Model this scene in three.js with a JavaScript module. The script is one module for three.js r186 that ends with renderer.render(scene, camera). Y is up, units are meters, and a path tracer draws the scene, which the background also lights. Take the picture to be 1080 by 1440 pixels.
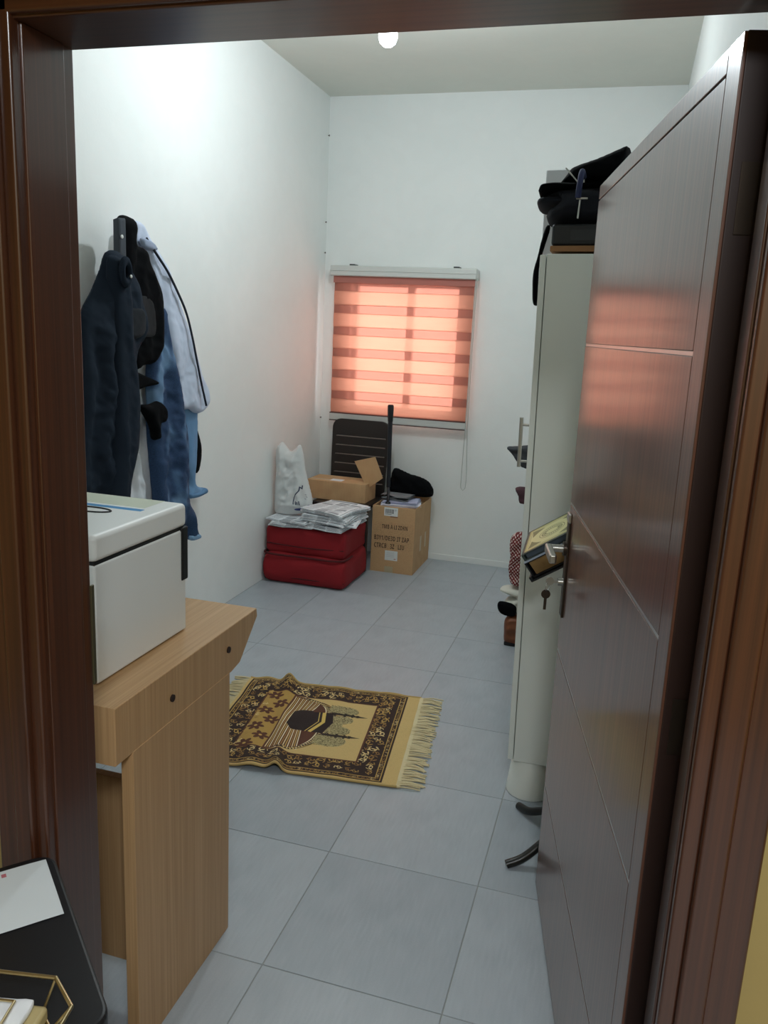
import * as THREE from 'three';
import { RoundedBoxGeometry } from 'three/addons/geometries/RoundedBoxGeometry.js';
import { mergeGeometries } from 'three/addons/utils/BufferGeometryUtils.js';
import { ImprovedNoise } from 'three/addons/math/ImprovedNoise.js';
import { RectAreaLightUniformsLib } from 'three/addons/lights/RectAreaLightUniformsLib.js';

// ---------------------------------------------------------------- camera, sky, exposure
const scene = new THREE.Scene();
const camera = new THREE.PerspectiveCamera(64.41, 0.75, 0.05, 60);
camera.position.set(0, 1.6605, 0);
camera.rotation.order = 'YXZ';
camera.rotation.set(-0.219277, 0.278781, 0.048293);
const renderer = new THREE.WebGLRenderer({ antialias: true });
renderer.toneMapping = THREE.LinearToneMapping;
renderer.toneMappingExposure = 1.6;
renderer.shadowMap.enabled = true;
RectAreaLightUniformsLib.init();
scene.background = new THREE.Color().setRGB(4.2, 4.3, 4.4);          // bright hazy daylight outside the window

const BULB = new THREE.Vector3(-1.144, 2.907, -3.7);                 // bare bulb hanging in the middle of the room
const bulbLight = new THREE.PointLight(new THREE.Color().setRGB(0.91, 1.0, 1.05), 1.6, 0, 2);
bulbLight.position.copy(BULB); bulbLight.castShadow = true; bulbLight.shadow.radius = 2;
scene.add(bulbLight);
const hallLight = new THREE.RectAreaLight(new THREE.Color().setRGB(0.93, 1.0, 1.05), 24, 0.6, 0.6);   // hall ceiling panel
hallLight.position.set(0.35, 2.635, 0.6); hallLight.rotation.x = -Math.PI / 2;
scene.add(hallLight);

// ---------------------------------------------------------------- helpers
function rng(seed) { let a = seed >>> 0; return () => { a = (a + 0x6D2B79F5) | 0; let t = Math.imul(a ^ (a >>> 15), 1 | a); t = (t + Math.imul(t ^ (t >>> 7), 61 | t)) ^ t; return ((t ^ (t >>> 14)) >>> 0) / 4294967296; }; }
const V = (x, y, z) => new THREE.Vector3(x, y, z);
const perlin = new ImprovedNoise();
const noise = (x, y, z = 0) => perlin.noise(x, y, z);
const taken = {};
function numbered(name) { const n = taken[name] = (taken[name] ?? -1) + 1; return n ? `${name}_${String(n).padStart(3, '0')}` : name; }
function mesh(name, geo, material, parent) {
  const m = new THREE.Mesh(geo, material); m.name = name; m.castShadow = m.receiveShadow = true; parent.add(m); return m;
}
function thing(name, label, category, pos = [0, 0, 0], group) {
  const g = new THREE.Group(); g.name = numbered(name); g.position.set(...pos); g.userData = { label, category };
  if (group) g.userData.group = group; scene.add(g); return g;
}
function structure(name, label, category, pos = [0, 0, 0]) {
  const g = thing(name, label, category, pos); g.userData.kind = 'structure'; return g;
}
// a part whose geometry is given in room coordinates, under a thing that stands at its own base
function part(t, name, geo, material, parent = t) { geo.translate(-t.position.x, -t.position.y, -t.position.z); return mesh(name, geo, material, parent); }
function boxUV(g, swap = false, s = 1) {
  const p = g.attributes.position, n = g.attributes.normal, uv = new Float32Array(p.count * 2);
  for (let i = 0; i < p.count; i++) {
    const ax = Math.abs(n.getX(i)), ay = Math.abs(n.getY(i)), az = Math.abs(n.getZ(i));
    let u, v;
    if (ax >= ay && ax >= az) { u = p.getZ(i); v = p.getY(i); } else if (ay >= az) { u = p.getX(i); v = p.getZ(i); } else { u = p.getX(i); v = p.getY(i); }
    uv[2 * i] = (swap ? v : u) * s; uv[2 * i + 1] = (swap ? u : v) * s;
  }
  g.setAttribute('uv', new THREE.BufferAttribute(uv, 2)); return g;
}
function box(x0, x1, y0, y1, z0, z1, r = 0.003, swap = false) {       // rounded box between two corners, uv in metres
  const w = Math.abs(x1 - x0), h = Math.abs(y1 - y0), d = Math.abs(z1 - z0);
  const rr = Math.min(r, w / 2.02, h / 2.02, d / 2.02);
  const g = rr > 0 ? new RoundedBoxGeometry(w, h, d, 2, rr) : new THREE.BoxGeometry(w, h, d).toNonIndexed();
  g.translate((x0 + x1) / 2, (y0 + y1) / 2, (z0 + z1) / 2); return boxUV(g, swap);
}
function tube(points, r, seg = 24, rad = 8, closed = false) {
  return new THREE.TubeGeometry(new THREE.CatmullRomCurve3(points.map((p) => p.isVector3 ? p : V(...p)), closed, 'centripetal'), seg, r, rad, closed);
}
function rod(a, b, r, rad = 10) {
  const A = V(...a), B = V(...b), d = B.clone().sub(A), g = new THREE.CylinderGeometry(r, r, d.length(), rad);
  g.applyQuaternion(new THREE.Quaternion().setFromUnitVectors(V(0, 1, 0), d.clone().normalize())); g.translate(...A.add(B).multiplyScalar(0.5).toArray()); return g;
}
const merged = (list) => mergeGeometries(list.map((g) => { const q = g.index ? g.toNonIndexed() : g; for (const k of Object.keys(q.attributes)) if (!['position', 'normal', 'uv'].includes(k)) q.deleteAttribute(k); return q; }));
// a soft body inside an outline: front and back bulge out of the outline's plane; map(u, v, w) gives room coordinates
function relief(poly, { cell = 0.012, front = 0.04, back = 0.02, edge = 0.05, fold = () => 0, map, smooth = true, unitUV = false }) {
  let P = poly;
  if (smooth) P = new THREE.CatmullRomCurve3(poly.map(([a, b]) => V(a, b, 0)), true, 'centripetal').getPoints(poly.length * 5).slice(0, -1).map((q) => [q.x, q.y]);
  const us = P.map((q) => q[0]), vs = P.map((q) => q[1]), u0 = Math.min(...us), u1 = Math.max(...us), v0 = Math.min(...vs), v1 = Math.max(...vs);
  const nu = Math.max(4, Math.ceil((u1 - u0) / cell)) + 2, nv = Math.max(4, Math.ceil((v1 - v0) / cell)) + 2, G = [];
  for (let j = 0; j <= nv; j++) for (let i = 0; i <= nu; i++) {
    let u = u0 - cell + i * cell, v = v0 - cell + j * cell, inside = false, best = 1e9, bu = u, bv = v;
    for (let a = 0, b = P.length - 1; a < P.length; b = a++) {
      const [xa, ya] = P[a], [xb, yb] = P[b];
      if ((ya > v) !== (yb > v) && u < ((xb - xa) * (v - ya)) / (yb - ya) + xa) inside = !inside;
      const dx = xb - xa, dy = yb - ya, t = Math.max(0, Math.min(1, ((u - xa) * dx + (v - ya) * dy) / (dx * dx + dy * dy + 1e-12)));
      const qx = xa + t * dx, qy = ya + t * dy, d = (u - qx) ** 2 + (v - qy) ** 2;
      if (d < best) { best = d; bu = qx; bv = qy; }
    }
    const d = inside ? Math.sqrt(best) : 0;
    G.push(inside ? [u, v, d, 1] : [bu, bv, 0, 0]);
  }
  const pos = [], uv = [], idx = [];
  for (const side of [1, -1]) for (const [u, v, d] of G) {
    const t = Math.min(1, d / edge), s = Math.sqrt(1 - (1 - t) ** 2), f = fold(u, v) * t;
    const w = side > 0 ? front * s + f : -back * s + f * 0.5;
    pos.push(...map(u, v, w)); uv.push(...(unitUV ? [(u - u0) / (u1 - u0), (v - v0) / (v1 - v0)] : [u, v]));
  }
  const N = (nu + 1) * (nv + 1), o = map(0, 0, 0), a = map(1, 0, 0), b = map(0, 1, 0), c = map(0, 0, 1);
  const e = (p) => V(p[0] - o[0], p[1] - o[1], p[2] - o[2]), right = e(a).cross(e(b)).dot(e(c)) > 0;
  for (let j = 0; j < nv; j++) for (let i = 0; i < nu; i++) {
    const q = [j * (nu + 1) + i, j * (nu + 1) + i + 1, (j + 1) * (nu + 1) + i + 1, (j + 1) * (nu + 1) + i];
    if (q.filter((k) => G[k][3]).length < 1) continue;
    const tri = (x, y, z) => { const A = G[x], B = G[y], C = G[z]; if (Math.abs((B[0] - A[0]) * (C[1] - A[1]) - (B[1] - A[1]) * (C[0] - A[0])) > 1e-9) { idx.push(...(right ? [x, y, z] : [x, z, y])); idx.push(...(right ? [x + N, z + N, y + N] : [x + N, y + N, z + N])); } };
    tri(q[0], q[1], q[2]); tri(q[0], q[2], q[3]);
  }
  const g = new THREE.BufferGeometry();
  g.setAttribute('position', new THREE.Float32BufferAttribute(pos, 3)); g.setAttribute('uv', new THREE.Float32BufferAttribute(uv, 2)); g.setIndex(idx); g.computeVertexNormals();
  return g;
}
function deform(g, f) { const p = g.attributes.position, v = V(0, 0, 0); for (let i = 0; i < p.count; i++) { v.fromBufferAttribute(p, i); f(v); p.setXYZ(i, v.x, v.y, v.z); } g.computeVertexNormals(); return g; }
// soft box: many segments, rounded, then bent by noise
function softBox(w, h, d, r, n, f) {
  const g = new THREE.BoxGeometry(w, h, d, n, Math.max(4, Math.round(n * h / w)), n);
  return deform(g, (p) => {
    const q = V(Math.max(-w / 2 + r, Math.min(w / 2 - r, p.x)), Math.max(-h / 2 + r, Math.min(h / 2 - r, p.y)), Math.max(-d / 2 + r, Math.min(d / 2 - r, p.z)));
    const e = p.clone().sub(q); if (e.lengthSq() > 1e-12) p.copy(q.add(e.normalize().multiplyScalar(r)));
    if (f) f(p);
  });
}
function pixels(w, h, f, srgb = true) {                               // computed texture, repeating
  const d = new Uint8Array(w * h * 4);
  for (let y = 0; y < h; y++) for (let x = 0; x < w; x++) { const c = f(x / w, y / h, x, y), i = (y * w + x) * 4; d[i] = c[0]; d[i + 1] = c[1]; d[i + 2] = c[2]; d[i + 3] = 255; }
  const t = new THREE.DataTexture(d, w, h); t.wrapS = t.wrapT = THREE.RepeatWrapping; t.magFilter = THREE.LinearFilter; t.minFilter = THREE.LinearMipmapLinearFilter; t.generateMipmaps = true;
  if (srgb) t.colorSpace = THREE.SRGBColorSpace; t.needsUpdate = true; return t;
}
const wrapNoise = (u, v, fu, fv, z = 0) => {                          // noise that repeats over the unit square
  const a = noise(u * fu, v * fv, z), b = noise((u - 1) * fu, v * fv, z), c = noise(u * fu, (v - 1) * fv, z), d = noise((u - 1) * fu, (v - 1) * fv, z);
  return (a * (1 - u) + b * u) * (1 - v) + (c * (1 - u) + d * u) * v;
};
const mixc = (a, b, t) => a.map((x, i) => Math.max(0, Math.min(255, x + (b[i] - x) * t)));
function canvas(w, h, draw) { const c = document.createElement('canvas'); c.width = w; c.height = h; draw(c.getContext('2d'), w, h); const t = new THREE.CanvasTexture(c); t.colorSpace = THREE.SRGBColorSpace; return t; }
const std = (color, roughness = 0.7, more = {}) => new THREE.MeshStandardMaterial({ color, roughness, side: THREE.DoubleSide, ...more });
const phys = (color, roughness = 0.5, more = {}) => new THREE.MeshPhysicalMaterial({ color, roughness, side: THREE.DoubleSide, ...more });
const rep = (t, x, y) => { const c = t.clone(); c.repeat.set(x, y); c.needsUpdate = true; return c; };

// ---------------------------------------------------------------- materials
const grainField = (u, v, z, fu, fv) => { const w = wrapNoise(u, v, 4, 2, z + 9) * 0.6; return wrapNoise(u, v, fu, fv, z) * 0.6 + wrapNoise(u, v, fu * 2.3, fv, z + w) * 0.5; };
const darkWoodTex = pixels(512, 512, (u, v) => mixc([52, 27, 16], [98, 56, 33], 0.5 + grainField(u, v, 3.3, 34, 2) * 0.75 + wrapNoise(u, v, 150, 4, 7) * 0.25));
const doorWoodTex = pixels(512, 512, (u, v) => mixc([80, 49, 36], [124, 82, 62], 0.5 + grainField(u, v, 8.3, 40, 1) * 0.8 + wrapNoise(u, v, 190, 3, 5) * 0.35));
const oakTex = pixels(512, 512, (u, v) => mixc([176, 137, 94], [208, 170, 126], 0.5 + grainField(u, v, 1.7, 46, 2) * 0.7 + wrapNoise(u, v, 210, 5, 2) * 0.45));
const plasterBump = pixels(512, 512, (u, v) => { const k = 128 + wrapNoise(u, v, 9, 9, 1) * 60 + wrapNoise(u, v, 60, 60, 2) * 40 + wrapNoise(u, v, 160, 160, 3) * 25; return [k, k, k]; }, false);
const plasterTex = pixels(256, 256, (u, v) => mixc([236, 240, 238], [246, 248, 246], 0.5 + wrapNoise(u, v, 5, 5, 4) * 0.6 + wrapNoise(u, v, 22, 22, 6) * 0.25));
const tileTex = pixels(512, 512, (u, v) => mixc([166, 174, 181], [188, 195, 201], 0.5 + wrapNoise(u, v, 7, 4, 5) * 0.45 + wrapNoise(u, v, 60, 8, 8) * 0.3 + wrapNoise(u, v, 130, 130, 1) * 0.25));
const clothBump = pixels(256, 256, (u, v, x, y) => { const k = 128 + ((x % 4 < 2) !== (y % 4 < 2) ? 40 : -40) + wrapNoise(u, v, 40, 40, 2) * 40; return [k, k, k]; }, false);
const denimTex = pixels(512, 512, (u, v, x, y) => { const f = Math.max(0, wrapNoise(u, v, 4, 3, 4) * 3.2 + wrapNoise(u, v, 11, 8, 4) * 1.1 - 0.05); return mixc(mixc([40, 66, 98], [66, 96, 132], 0.5 + wrapNoise(u, v, 120, 120, 6) * 0.9 + ((x + y) % 4 < 2 ? 0.15 : -0.15)), [158, 188, 214], Math.min(0.8, f)); });
const grainBump = pixels(512, 512, (u, v) => { const k = 128 + grainField(u, v, 8.3, 40, 1) * 90 + wrapNoise(u, v, 190, 3, 5) * 40; return [k, k, k]; }, false);
const cartonTex = pixels(256, 256, (u, v) => mixc([190, 150, 108], [208, 170, 126], 0.5 + wrapNoise(u, v, 60, 6, 5) * 0.3 + wrapNoise(u, v, 7, 7, 2) * 0.6 + wrapNoise(u, v, 120, 120, 2) * 0.2));

const M = {
  wall: std(0xffffff, 0.62, { map: rep(plasterTex, 0.5, 0.5), bumpMap: rep(plasterBump, 1.2, 1.2), bumpScale: 0.0012 }),
  ceiling: std(0xf1efe7, 0.8, { map: rep(plasterTex, 0.5, 0.5), bumpMap: rep(plasterBump, 1, 1), bumpScale: 0.001 }),
  hallWall: std(0xa8935c, 0.7, { bumpMap: rep(plasterBump, 1.2, 1.2), bumpScale: 0.001 }),
  tile: [0xffffff, 0xf4f5f6, 0xfafafa].map((c) => std(c, 0.36, { map: tileTex })),
  grout: std(0x8f9492, 0.9),
  frame: phys(0xffffff, 0.34, { map: rep(darkWoodTex, 3, 0.7), clearcoat: 0.75, clearcoatRoughness: 0.16 }),
  frameAcross: phys(0xffffff, 0.34, { map: rep(darkWoodTex, 3, 0.7), clearcoat: 0.75, clearcoatRoughness: 0.16 }),
  door: phys(0xffffff, 0.38, { map: rep(doorWoodTex, 2.2, 0.6), clearcoat: 0.6, clearcoatRoughness: 0.13, bumpMap: rep(grainBump, 2.2, 0.6), bumpScale: 0.00025 }),
  doorEdge: std(0x2a1610, 0.5),
  steel: std(0xc8c8c6, 0.28, { metalness: 1 }),
  satin: std(0xb9b7b0, 0.38, { metalness: 1 }),
  bronze: std(0x4a4038, 0.4, { metalness: 0.8 }),
  oak: std(0xffffff, 0.42, { map: rep(oakTex, 2, 0.8) }),
  black: std(0x0b0c10, 0.55),
  blackCloth: phys(0x07080b, 0.95, { specularIntensity: 0.25, bumpMap: rep(clothBump, 8, 8), bumpScale: 0.0006 }),
  navyCloth: phys(0x222b37, 0.92, { specularIntensity: 0.3, bumpMap: rep(clothBump, 8, 8), bumpScale: 0.0006 }),
  whitePlastic: std(0xf0f4f4, 0.4),
  lidPlastic: std(0xf3f6f5, 0.38),
  wardrobe: std(0xeff3ec, 0.45),
  carton: std(0xffffff, 0.85, { map: rep(cartonTex, 2, 2) }),
  paper: std(0xe9ecef, 0.9),
  redCloth: std(0x8a0d18, 0.85, { bumpMap: rep(clothBump, 6, 6), bumpScale: 0.001 }),
  redPiping: std(0x4c060c, 0.8),
  aluminium: std(0xd4d6d2, 0.4, { metalness: 0.2 }),
};

// ---------------------------------------------------------------- room shell
const XL = -2.192, XR = 0.175, ZB = -5.79, ZF = -1.19, ZH = -1.08, H = 3.237, JL = -0.881, JR = 0.134, LY = 2.066;
{
  const f = structure('floor', 'grey square ceramic tile floor with pale grout joints', 'floor', [0, 0, 0]);
  mesh('screed', box(-2.5, 1.6, -0.12, -0.008, ZB - 0.2, 1.6, 0), M.grout, f);
  const bed = std(0x9fa3a0, 0.9);
  mesh('grout_bed', box(XL, XR, -0.008, -0.0022, ZB, ZF, 0), bed, f);
  const TX = 0.4892, TZ = 0.5111, XB = -0.7631, Z0 = -1.7028, gap = 0.003, rnd = rng(5);
  const geoms = {};
  for (let i = -3; i <= 4; i++) for (let j = -6; j <= 9; j++) {
    let x0 = XB + i * TX, x1 = x0 + TX, z1 = Z0 - j * TZ, z0 = z1 - TZ;
    const hall = z1 > ZF + 0.6 || j < 0;
    const lx = -2.4, rx = 1.5;
    x0 = Math.max(x0, hall ? lx : XL); x1 = Math.min(x1, hall ? rx : XR + 0.02); z0 = Math.max(z0, ZB); z1 = Math.min(z1, 1.5);
    if (x1 - x0 < 0.02 || z1 - z0 < 0.02) continue;
    const w = x1 - x0 - gap, d = z1 - z0 - gap, key = `${w.toFixed(3)} ${d.toFixed(3)}`;
    const g = geoms[key] ??= boxUV(new RoundedBoxGeometry(w, 0.008, d, 1, 0.0012), false, 2);
    const m = mesh('tile', g, M.tile[Math.floor(rnd() * 3)], f); m.position.set((x0 + x1) / 2, -0.004, (z0 + z1) / 2);
  }
}
{
  const w = structure('wall_left', 'white painted plaster wall behind the hanging clothes', 'wall');
  mesh('plaster', box(XL - 0.15, XL, 0, H, ZB - 0.2, ZF + 0.11, 0), M.wall, w);
  const b = structure('wall_back', 'white painted plaster wall around the shaded window', 'wall');
  const [wx0, wx1, wy0, wy1] = [-1.985, -1.17, 1.075, 2.0], t = 0.14;
  mesh('plaster', merged([box(XL - 0.15, wx0, 0, H, ZB - t, ZB, 0), box(wx1, XR + 0.15, 0, H, ZB - t, ZB, 0), box(wx0, wx1, 0, wy0, ZB - t, ZB, 0), box(wx0, wx1, wy1, H, ZB - t, ZB, 0)]), M.wall, b);
  const r = structure('wall_right', 'white painted plaster wall behind the wardrobe and door', 'wall');
  mesh('plaster', box(XR, XR + 0.15, 0, H, ZB - 0.2, ZF, 0), M.wall, r);
  const c = structure('ceiling', 'off-white flat ceiling with the hanging bulb', 'ceiling');
  mesh('plaster', box(XL - 0.15, XR + 0.15, H, H + 0.15, ZB - 0.2, ZF, 0), M.ceiling, c);
  const fw = structure('wall_front', 'wall around the doorway, white inside the room', 'wall');
  const fo = [[XL - 0.15, JL - 0.03, 0, H], [JR + 0.03, 1.5, 0, H], [JL - 0.03, JR + 0.03, LY + 0.03, H]];
  mesh('room_side', merged(fo.map(([a, bb, y0, y1]) => box(a, bb, y0, y1, ZF, ZF + 0.055, 0))), M.wall, fw);
  mesh('hall_side', merged(fo.map(([a, bb, y0, y1]) => box(a, bb, y0, Math.min(y1, 2.8), ZF + 0.055, ZH, 0))), M.hallWall, fw);
  const hl = structure('wall_hall_left', 'pale wall of the hall beside the doorway', 'wall');
  mesh('plaster', box(-2.55, -2.4, 0, 2.8, ZH, 1.65, 0), M.hallWall, hl);
  const hr = structure('wall_hall_right', 'pale wall of the hall on the hinge side', 'wall');
  mesh('plaster', box(1.5, 1.65, 0, 2.8, ZF, 1.65, 0), M.hallWall, hr);
  const hb = structure('wall_hall_back', 'pale wall of the hall facing the doorway', 'wall');
  mesh('plaster', box(-2.55, 1.65, 0, 2.8, 1.5, 1.65, 0), M.hallWall, hb);
  const hc = structure('ceiling_hall', 'pale ceiling of the hall outside the doorway', 'ceiling');
  mesh('plaster', box(-2.55, 1.65, 2.65, 2.8, ZH, 1.65, 0), M.hallWall, hc);
  const sk = structure('baseboard_back', 'low white skirting strip along the window wall', 'baseboard');
  mesh('strip', box(XL, XR, 0, 0.045, ZB, ZB + 0.008, 0.002), M.wall, sk);
}
{ // hall ceiling panel
  const t = thing('ceiling_panel_light', 'square white ceiling panel light in the hall outside the doorway', 'light', [0.35, 2.65, 0.6]);
  mesh('housing', box(-0.32, 0.32, -0.012, 0, -0.32, 0.32, 0.003), M.aluminium, t);
  mesh('diffuser', box(-0.3, 0.3, -0.0135, -0.012, -0.3, 0.3, 0), std(0xffffff, 0.6, { emissive: new THREE.Color().setRGB(0.93, 1.0, 1.05), emissiveIntensity: 4 }), t);
}

// ---------------------------------------------------------------- door frame
{
  const t = structure('trim_1', 'dark brown varnished wooden door frame with moulded casing', 'door frame');
  const zn = -1.065, zf = -1.2;
  const jamb = (name, x0, x1, side) => {
    const j = mesh(name, box(x0, x1, 0, LY + 0.04, zf, zn, 0.003), M.frame, t);
    const xi = side > 0 ? x1 : x0;
    mesh('stop_bead', box(xi - 0.001, xi + side * 0.006, 0, LY, zf + 0.03, zn - 0.012, 0.002), M.frame, j);
  };
  jamb('jamb', JL - 0.045, JL - 0.006, 1); jamb('jamb', JR + 0.006, JR + 0.045, -1);
  mesh('head', box(JL - 0.045, JR + 0.045, LY, LY + 0.045, zf, zn, 0.003, true), M.frameAcross, t);
  // hall-side casing: three stepped mouldings on each side and over the head
  for (const [s, x] of [[-1, JL], [1, JR]]) for (const [a, b, p] of [[0.004, 0.028, 0.014], [0.026, 0.062, 0.026], [0.06, 0.105, 0.018]])
    mesh('casing', box(x + s * a, x + s * b, 0, LY + b, ZH, ZH + p + 0.01, 0.005), M.frame, t);
  for (const [a, b, p] of [[0.004, 0.028, 0.014], [0.026, 0.062, 0.026], [0.06, 0.105, 0.018]])
    mesh('casing', box(JL - 0.03, JR + 0.03, LY + a, LY + b, ZH, ZH + p + 0.01, 0.005, true), M.frameAcross, t);
  mesh('strike_plate', box(JL - 0.002, JL + 0.0025, 1.0, 1.19, -1.199, -1.19, 0.001), std(0x6f6a52, 0.45, { metalness: 0.8 }), t);
}

// ---------------------------------------------------------------- open door leaf (hinged at the right jamb)
const DOOR_TURN = 0.196, DOOR_W = 1.1;
{
  const d = structure('door_1', 'glossy dark brown veneered door leaf standing open with thin metal strips', 'door', [0.108, 0, -1.205]);
  d.rotation.y = DOOR_TURN; d.rotation.z = 0.006; d.rotation.order = 'YXZ';
  mesh('core', box(0.004, 0.044, 0.008, 2.05, -DOOR_W, 0, 0.002), M.doorEdge, d);
  const rows = [[0.01, 0.35], [0.358, 0.78], [0.788, 1.212], [1.22, 1.645], [1.653, 2.012], [2.016, 2.049]];
  for (const [y0, y1] of rows) mesh('panel', box(0, 0.005, y0, y1, -DOOR_W + 0.001, -0.062, 0.0012), M.door, d);
  mesh('stile', box(0, 0.005, 0.01, 2.049, -0.0605, -0.001, 0.0012), M.door, d);
  for (const y of [0.354, 0.784, 1.216, 1.649]) mesh('metal_strip', box(0.0012, 0.005, y - 0.0035, y + 0.0035, -DOOR_W + 0.001, -0.062, 0.0005), M.steel, d);
  const plate = mesh('handle_plate', box(-0.006, 0.001, 0.895, 1.19, -DOOR_W + 0.012, -DOOR_W + 0.052, 0.003), M.bronze, d);
  mesh('plate_cap', box(-0.0085, 0.001, 1.168, 1.195, -DOOR_W + 0.01, -DOOR_W + 0.054, 0.004), M.steel, plate);
  const lv = mesh('lever', merged([rod([0, 1.092, -DOOR_W + 0.032], [-0.052, 1.092, -DOOR_W + 0.032], 0.011, 16), box(-0.064, -0.044, 1.077, 1.103, -DOOR_W + 0.022, -DOOR_W + 0.15, 0.006)]), M.satin, d);
  mesh('rose', rod([-0.004, 1.092, -DOOR_W + 0.032], [-0.014, 1.092, -DOOR_W + 0.032], 0.02, 20), M.bronze, lv);
  mesh('lock_cylinder', rod([-0.002, 0.995, -DOOR_W + 0.032], [-0.02, 0.995, -DOOR_W + 0.032], 0.011, 18), M.satin, d);
  for (const y of [0.25, 1.1, 1.85]) { const h = mesh('hinge', rod([0.05, y - 0.05, 0.004], [0.05, y + 0.05, 0.004], 0.006, 10), M.steel, d); mesh('hinge_leaf', box(0.016, 0.046, y - 0.045, y + 0.045, -0.0005, 0.0016, 0.0004), M.bronze, h); }
  d.updateMatrixWorld(true);
  const lock = V(-0.02, 0.995, -DOOR_W + 0.032).applyMatrix4(d.matrixWorld);
  const k = thing('door_key', 'steel key in the door lock with a second key dangling from its ring', 'key', lock.toArray());
  k.rotation.y = DOOR_TURN;
  mesh('blade', box(-0.012, 0.004, -0.004, 0.004, -0.001, 0.001, 0.0005), M.steel, k);
  const bow = new THREE.CylinderGeometry(0.0115, 0.0115, 0.0024, 20); bow.scale(1, 1, 1); bow.rotateX(Math.PI / 2); bow.translate(-0.022, 0, 0); mesh('bow', bow, M.satin, k);
  const ring = new THREE.TorusGeometry(0.013, 0.0012, 8, 24); ring.rotateY(Math.PI / 2 - 0.5); ring.translate(-0.027, -0.016, 0); mesh('key_ring', ring, M.steel, k);
  const b2 = new THREE.CylinderGeometry(0.013, 0.013, 0.0026, 20); b2.rotateX(Math.PI / 2); b2.translate(-0.03, -0.039, 0); const kk = mesh('hanging_key', merged([b2, box(-0.034, -0.026, -0.085, -0.045, -0.0012, 0.0012, 0.0005)]), M.bronze, k);
}

// ---------------------------------------------------------------- window and zebra blind
{
  const w = structure('window_1', 'two-pane sliding aluminium window behind the blind', 'window', [-1.575, 1.075, ZB - 0.08]);
  const P = (n, g, m, par) => part(w, n, g, m, par);
  const [x0, x1, y0, y1, z] = [-1.985, -1.17, 1.075, 2.0, ZB - 0.09];
  P('window_frame', merged([box(x0, x0 + 0.03, y0, y1, z - 0.03, z + 0.03), box(x1 - 0.03, x1, y0, y1, z - 0.03, z + 0.03), box(x0, x1, y0, y0 + 0.03, z - 0.03, z + 0.03), box(x0, x1, y1 - 0.03, y1, z - 0.03, z + 0.03)]), M.aluminium);
  P('mullion', box(-1.575, -1.525, y0 + 0.02, y1 - 0.02, z - 0.02, z + 0.035), M.aluminium);
  for (const [a, b, dz] of [[x0 + 0.03, -1.575, 0.01], [-1.525, x1 - 0.03, -0.01]])
    P('pane', box(a, b, y0 + 0.03, y1 - 0.03, z + dz - 0.001, z + dz + 0.001, 0), phys(0xffffff, 0.02, { transmission: 1, thickness: 0, ior: 1.5 }));
  P('sill', box(x0, x1, y0 - 0.01, y0 + 0.012, ZB - 0.058, ZB - 0.001, 0.003), M.aluminium);
}
{
  const zb = ZB + 0.07, x0 = -2.088, x1 = -1.068;
  const t = thing('zebra_blind', 'salmon pink striped zebra roller blind lowered over the window', 'blind', [-1.58, 0.99, zb]);
  const P = (n, g, m, par) => part(t, n, g, m, par);
  const rail = P('head_rail', box(-2.112, -1.052, 2.028, 2.1, ZB + 0.005, zb + 0.045, 0.008), M.aluminium);
  P('rail_lip', box(-2.112, -1.052, 2.062, 2.068, zb + 0.044, zb + 0.049, 0.002), M.aluminium, rail);
  for (const x of [-1.955, -1.2]) P('bracket_clip', box(x - 0.02, x + 0.02, 2.096, 2.112, ZB + 0.01, zb + 0.02, 0.003), std(0x4a4c4e, 0.5), rail);
  const weave = phys(0xd8937a, 0.9, { transmission: 0.45, thickness: 0, bumpMap: rep(clothBump, 10, 10), bumpScale: 0.0003 });
  const sheer = phys(0xb2705f, 0.62, { transmission: 0.5, thickness: 0 });
  const top = phys(0xc98478, 1, { transmission: 0.2, thickness: 0 });
  P('valance', box(x0 - 0.004, x1 + 0.006, 1.982, 2.034, zb + 0.012, zb + 0.018, 0.002), top);
  let y = 1.984, k = 0;
  while (y > 1.055) {
    const h = k % 2 ? 0.093 : 0.061, yb = Math.max(1.05, y - h), bow = k % 2 ? 0.004 : 0;
    const g = new THREE.PlaneGeometry(x1 - x0, y - yb + 0.004, 1, 6).toNonIndexed(); const hh = (y - yb) / 2;
    deform(g, (p) => { p.z += (k % 2 ? 0.0035 : 0) * (1 - (p.y / (hh + 0.002)) ** 2); }); boxUV(g); g.translate((x0 + x1) / 2, (y + yb) / 2, zb + (k % 2 ? 0.002 : 0));
    P(k % 2 ? 'woven_band' : 'sheer_band', g, k % 2 ? weave : sheer); y = yb; k++;
  }
  const sag = (g) => deform(g, (p) => { p.y -= 0.012 * Math.max(0, (p.x + 1.58) / 0.5) * 0; });
  const br = P('bottom_rail', sag(box(x0 - 0.008, x1 + 0.006, 0.998, 1.05, zb - 0.008, zb + 0.012, 0.005)), M.aluminium);
  P('rail_groove', box(x0 - 0.006, x1 + 0.004, 1.046, 1.053, zb - 0.004, zb + 0.0135, 0.001), std(0x5a3a36, 0.8), br);
  P('rail_seal', box(x0 - 0.006, x1 + 0.004, 0.992, 0.999, zb - 0.006, zb + 0.012, 0.001), std(0x4e3a3a, 0.8), br);
  const zc = zb + 0.02;
  P('pull_chain', tube([[-1.05, 2.04, zc], [-1.05, 1.5, zc], [-1.046, 1.02, zc], [-1.03, 0.64, zc], [-1.035, 0.575, zc], [-1.05, 0.562, zc], [-1.064, 0.58, zc], [-1.066, 0.64, zc], [-1.062, 1.02, zc], [-1.06, 1.5, zc], [-1.06, 2.04, zc]], 0.0028, 120, 6), std(0xb9beb9, 0.5));
}

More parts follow.
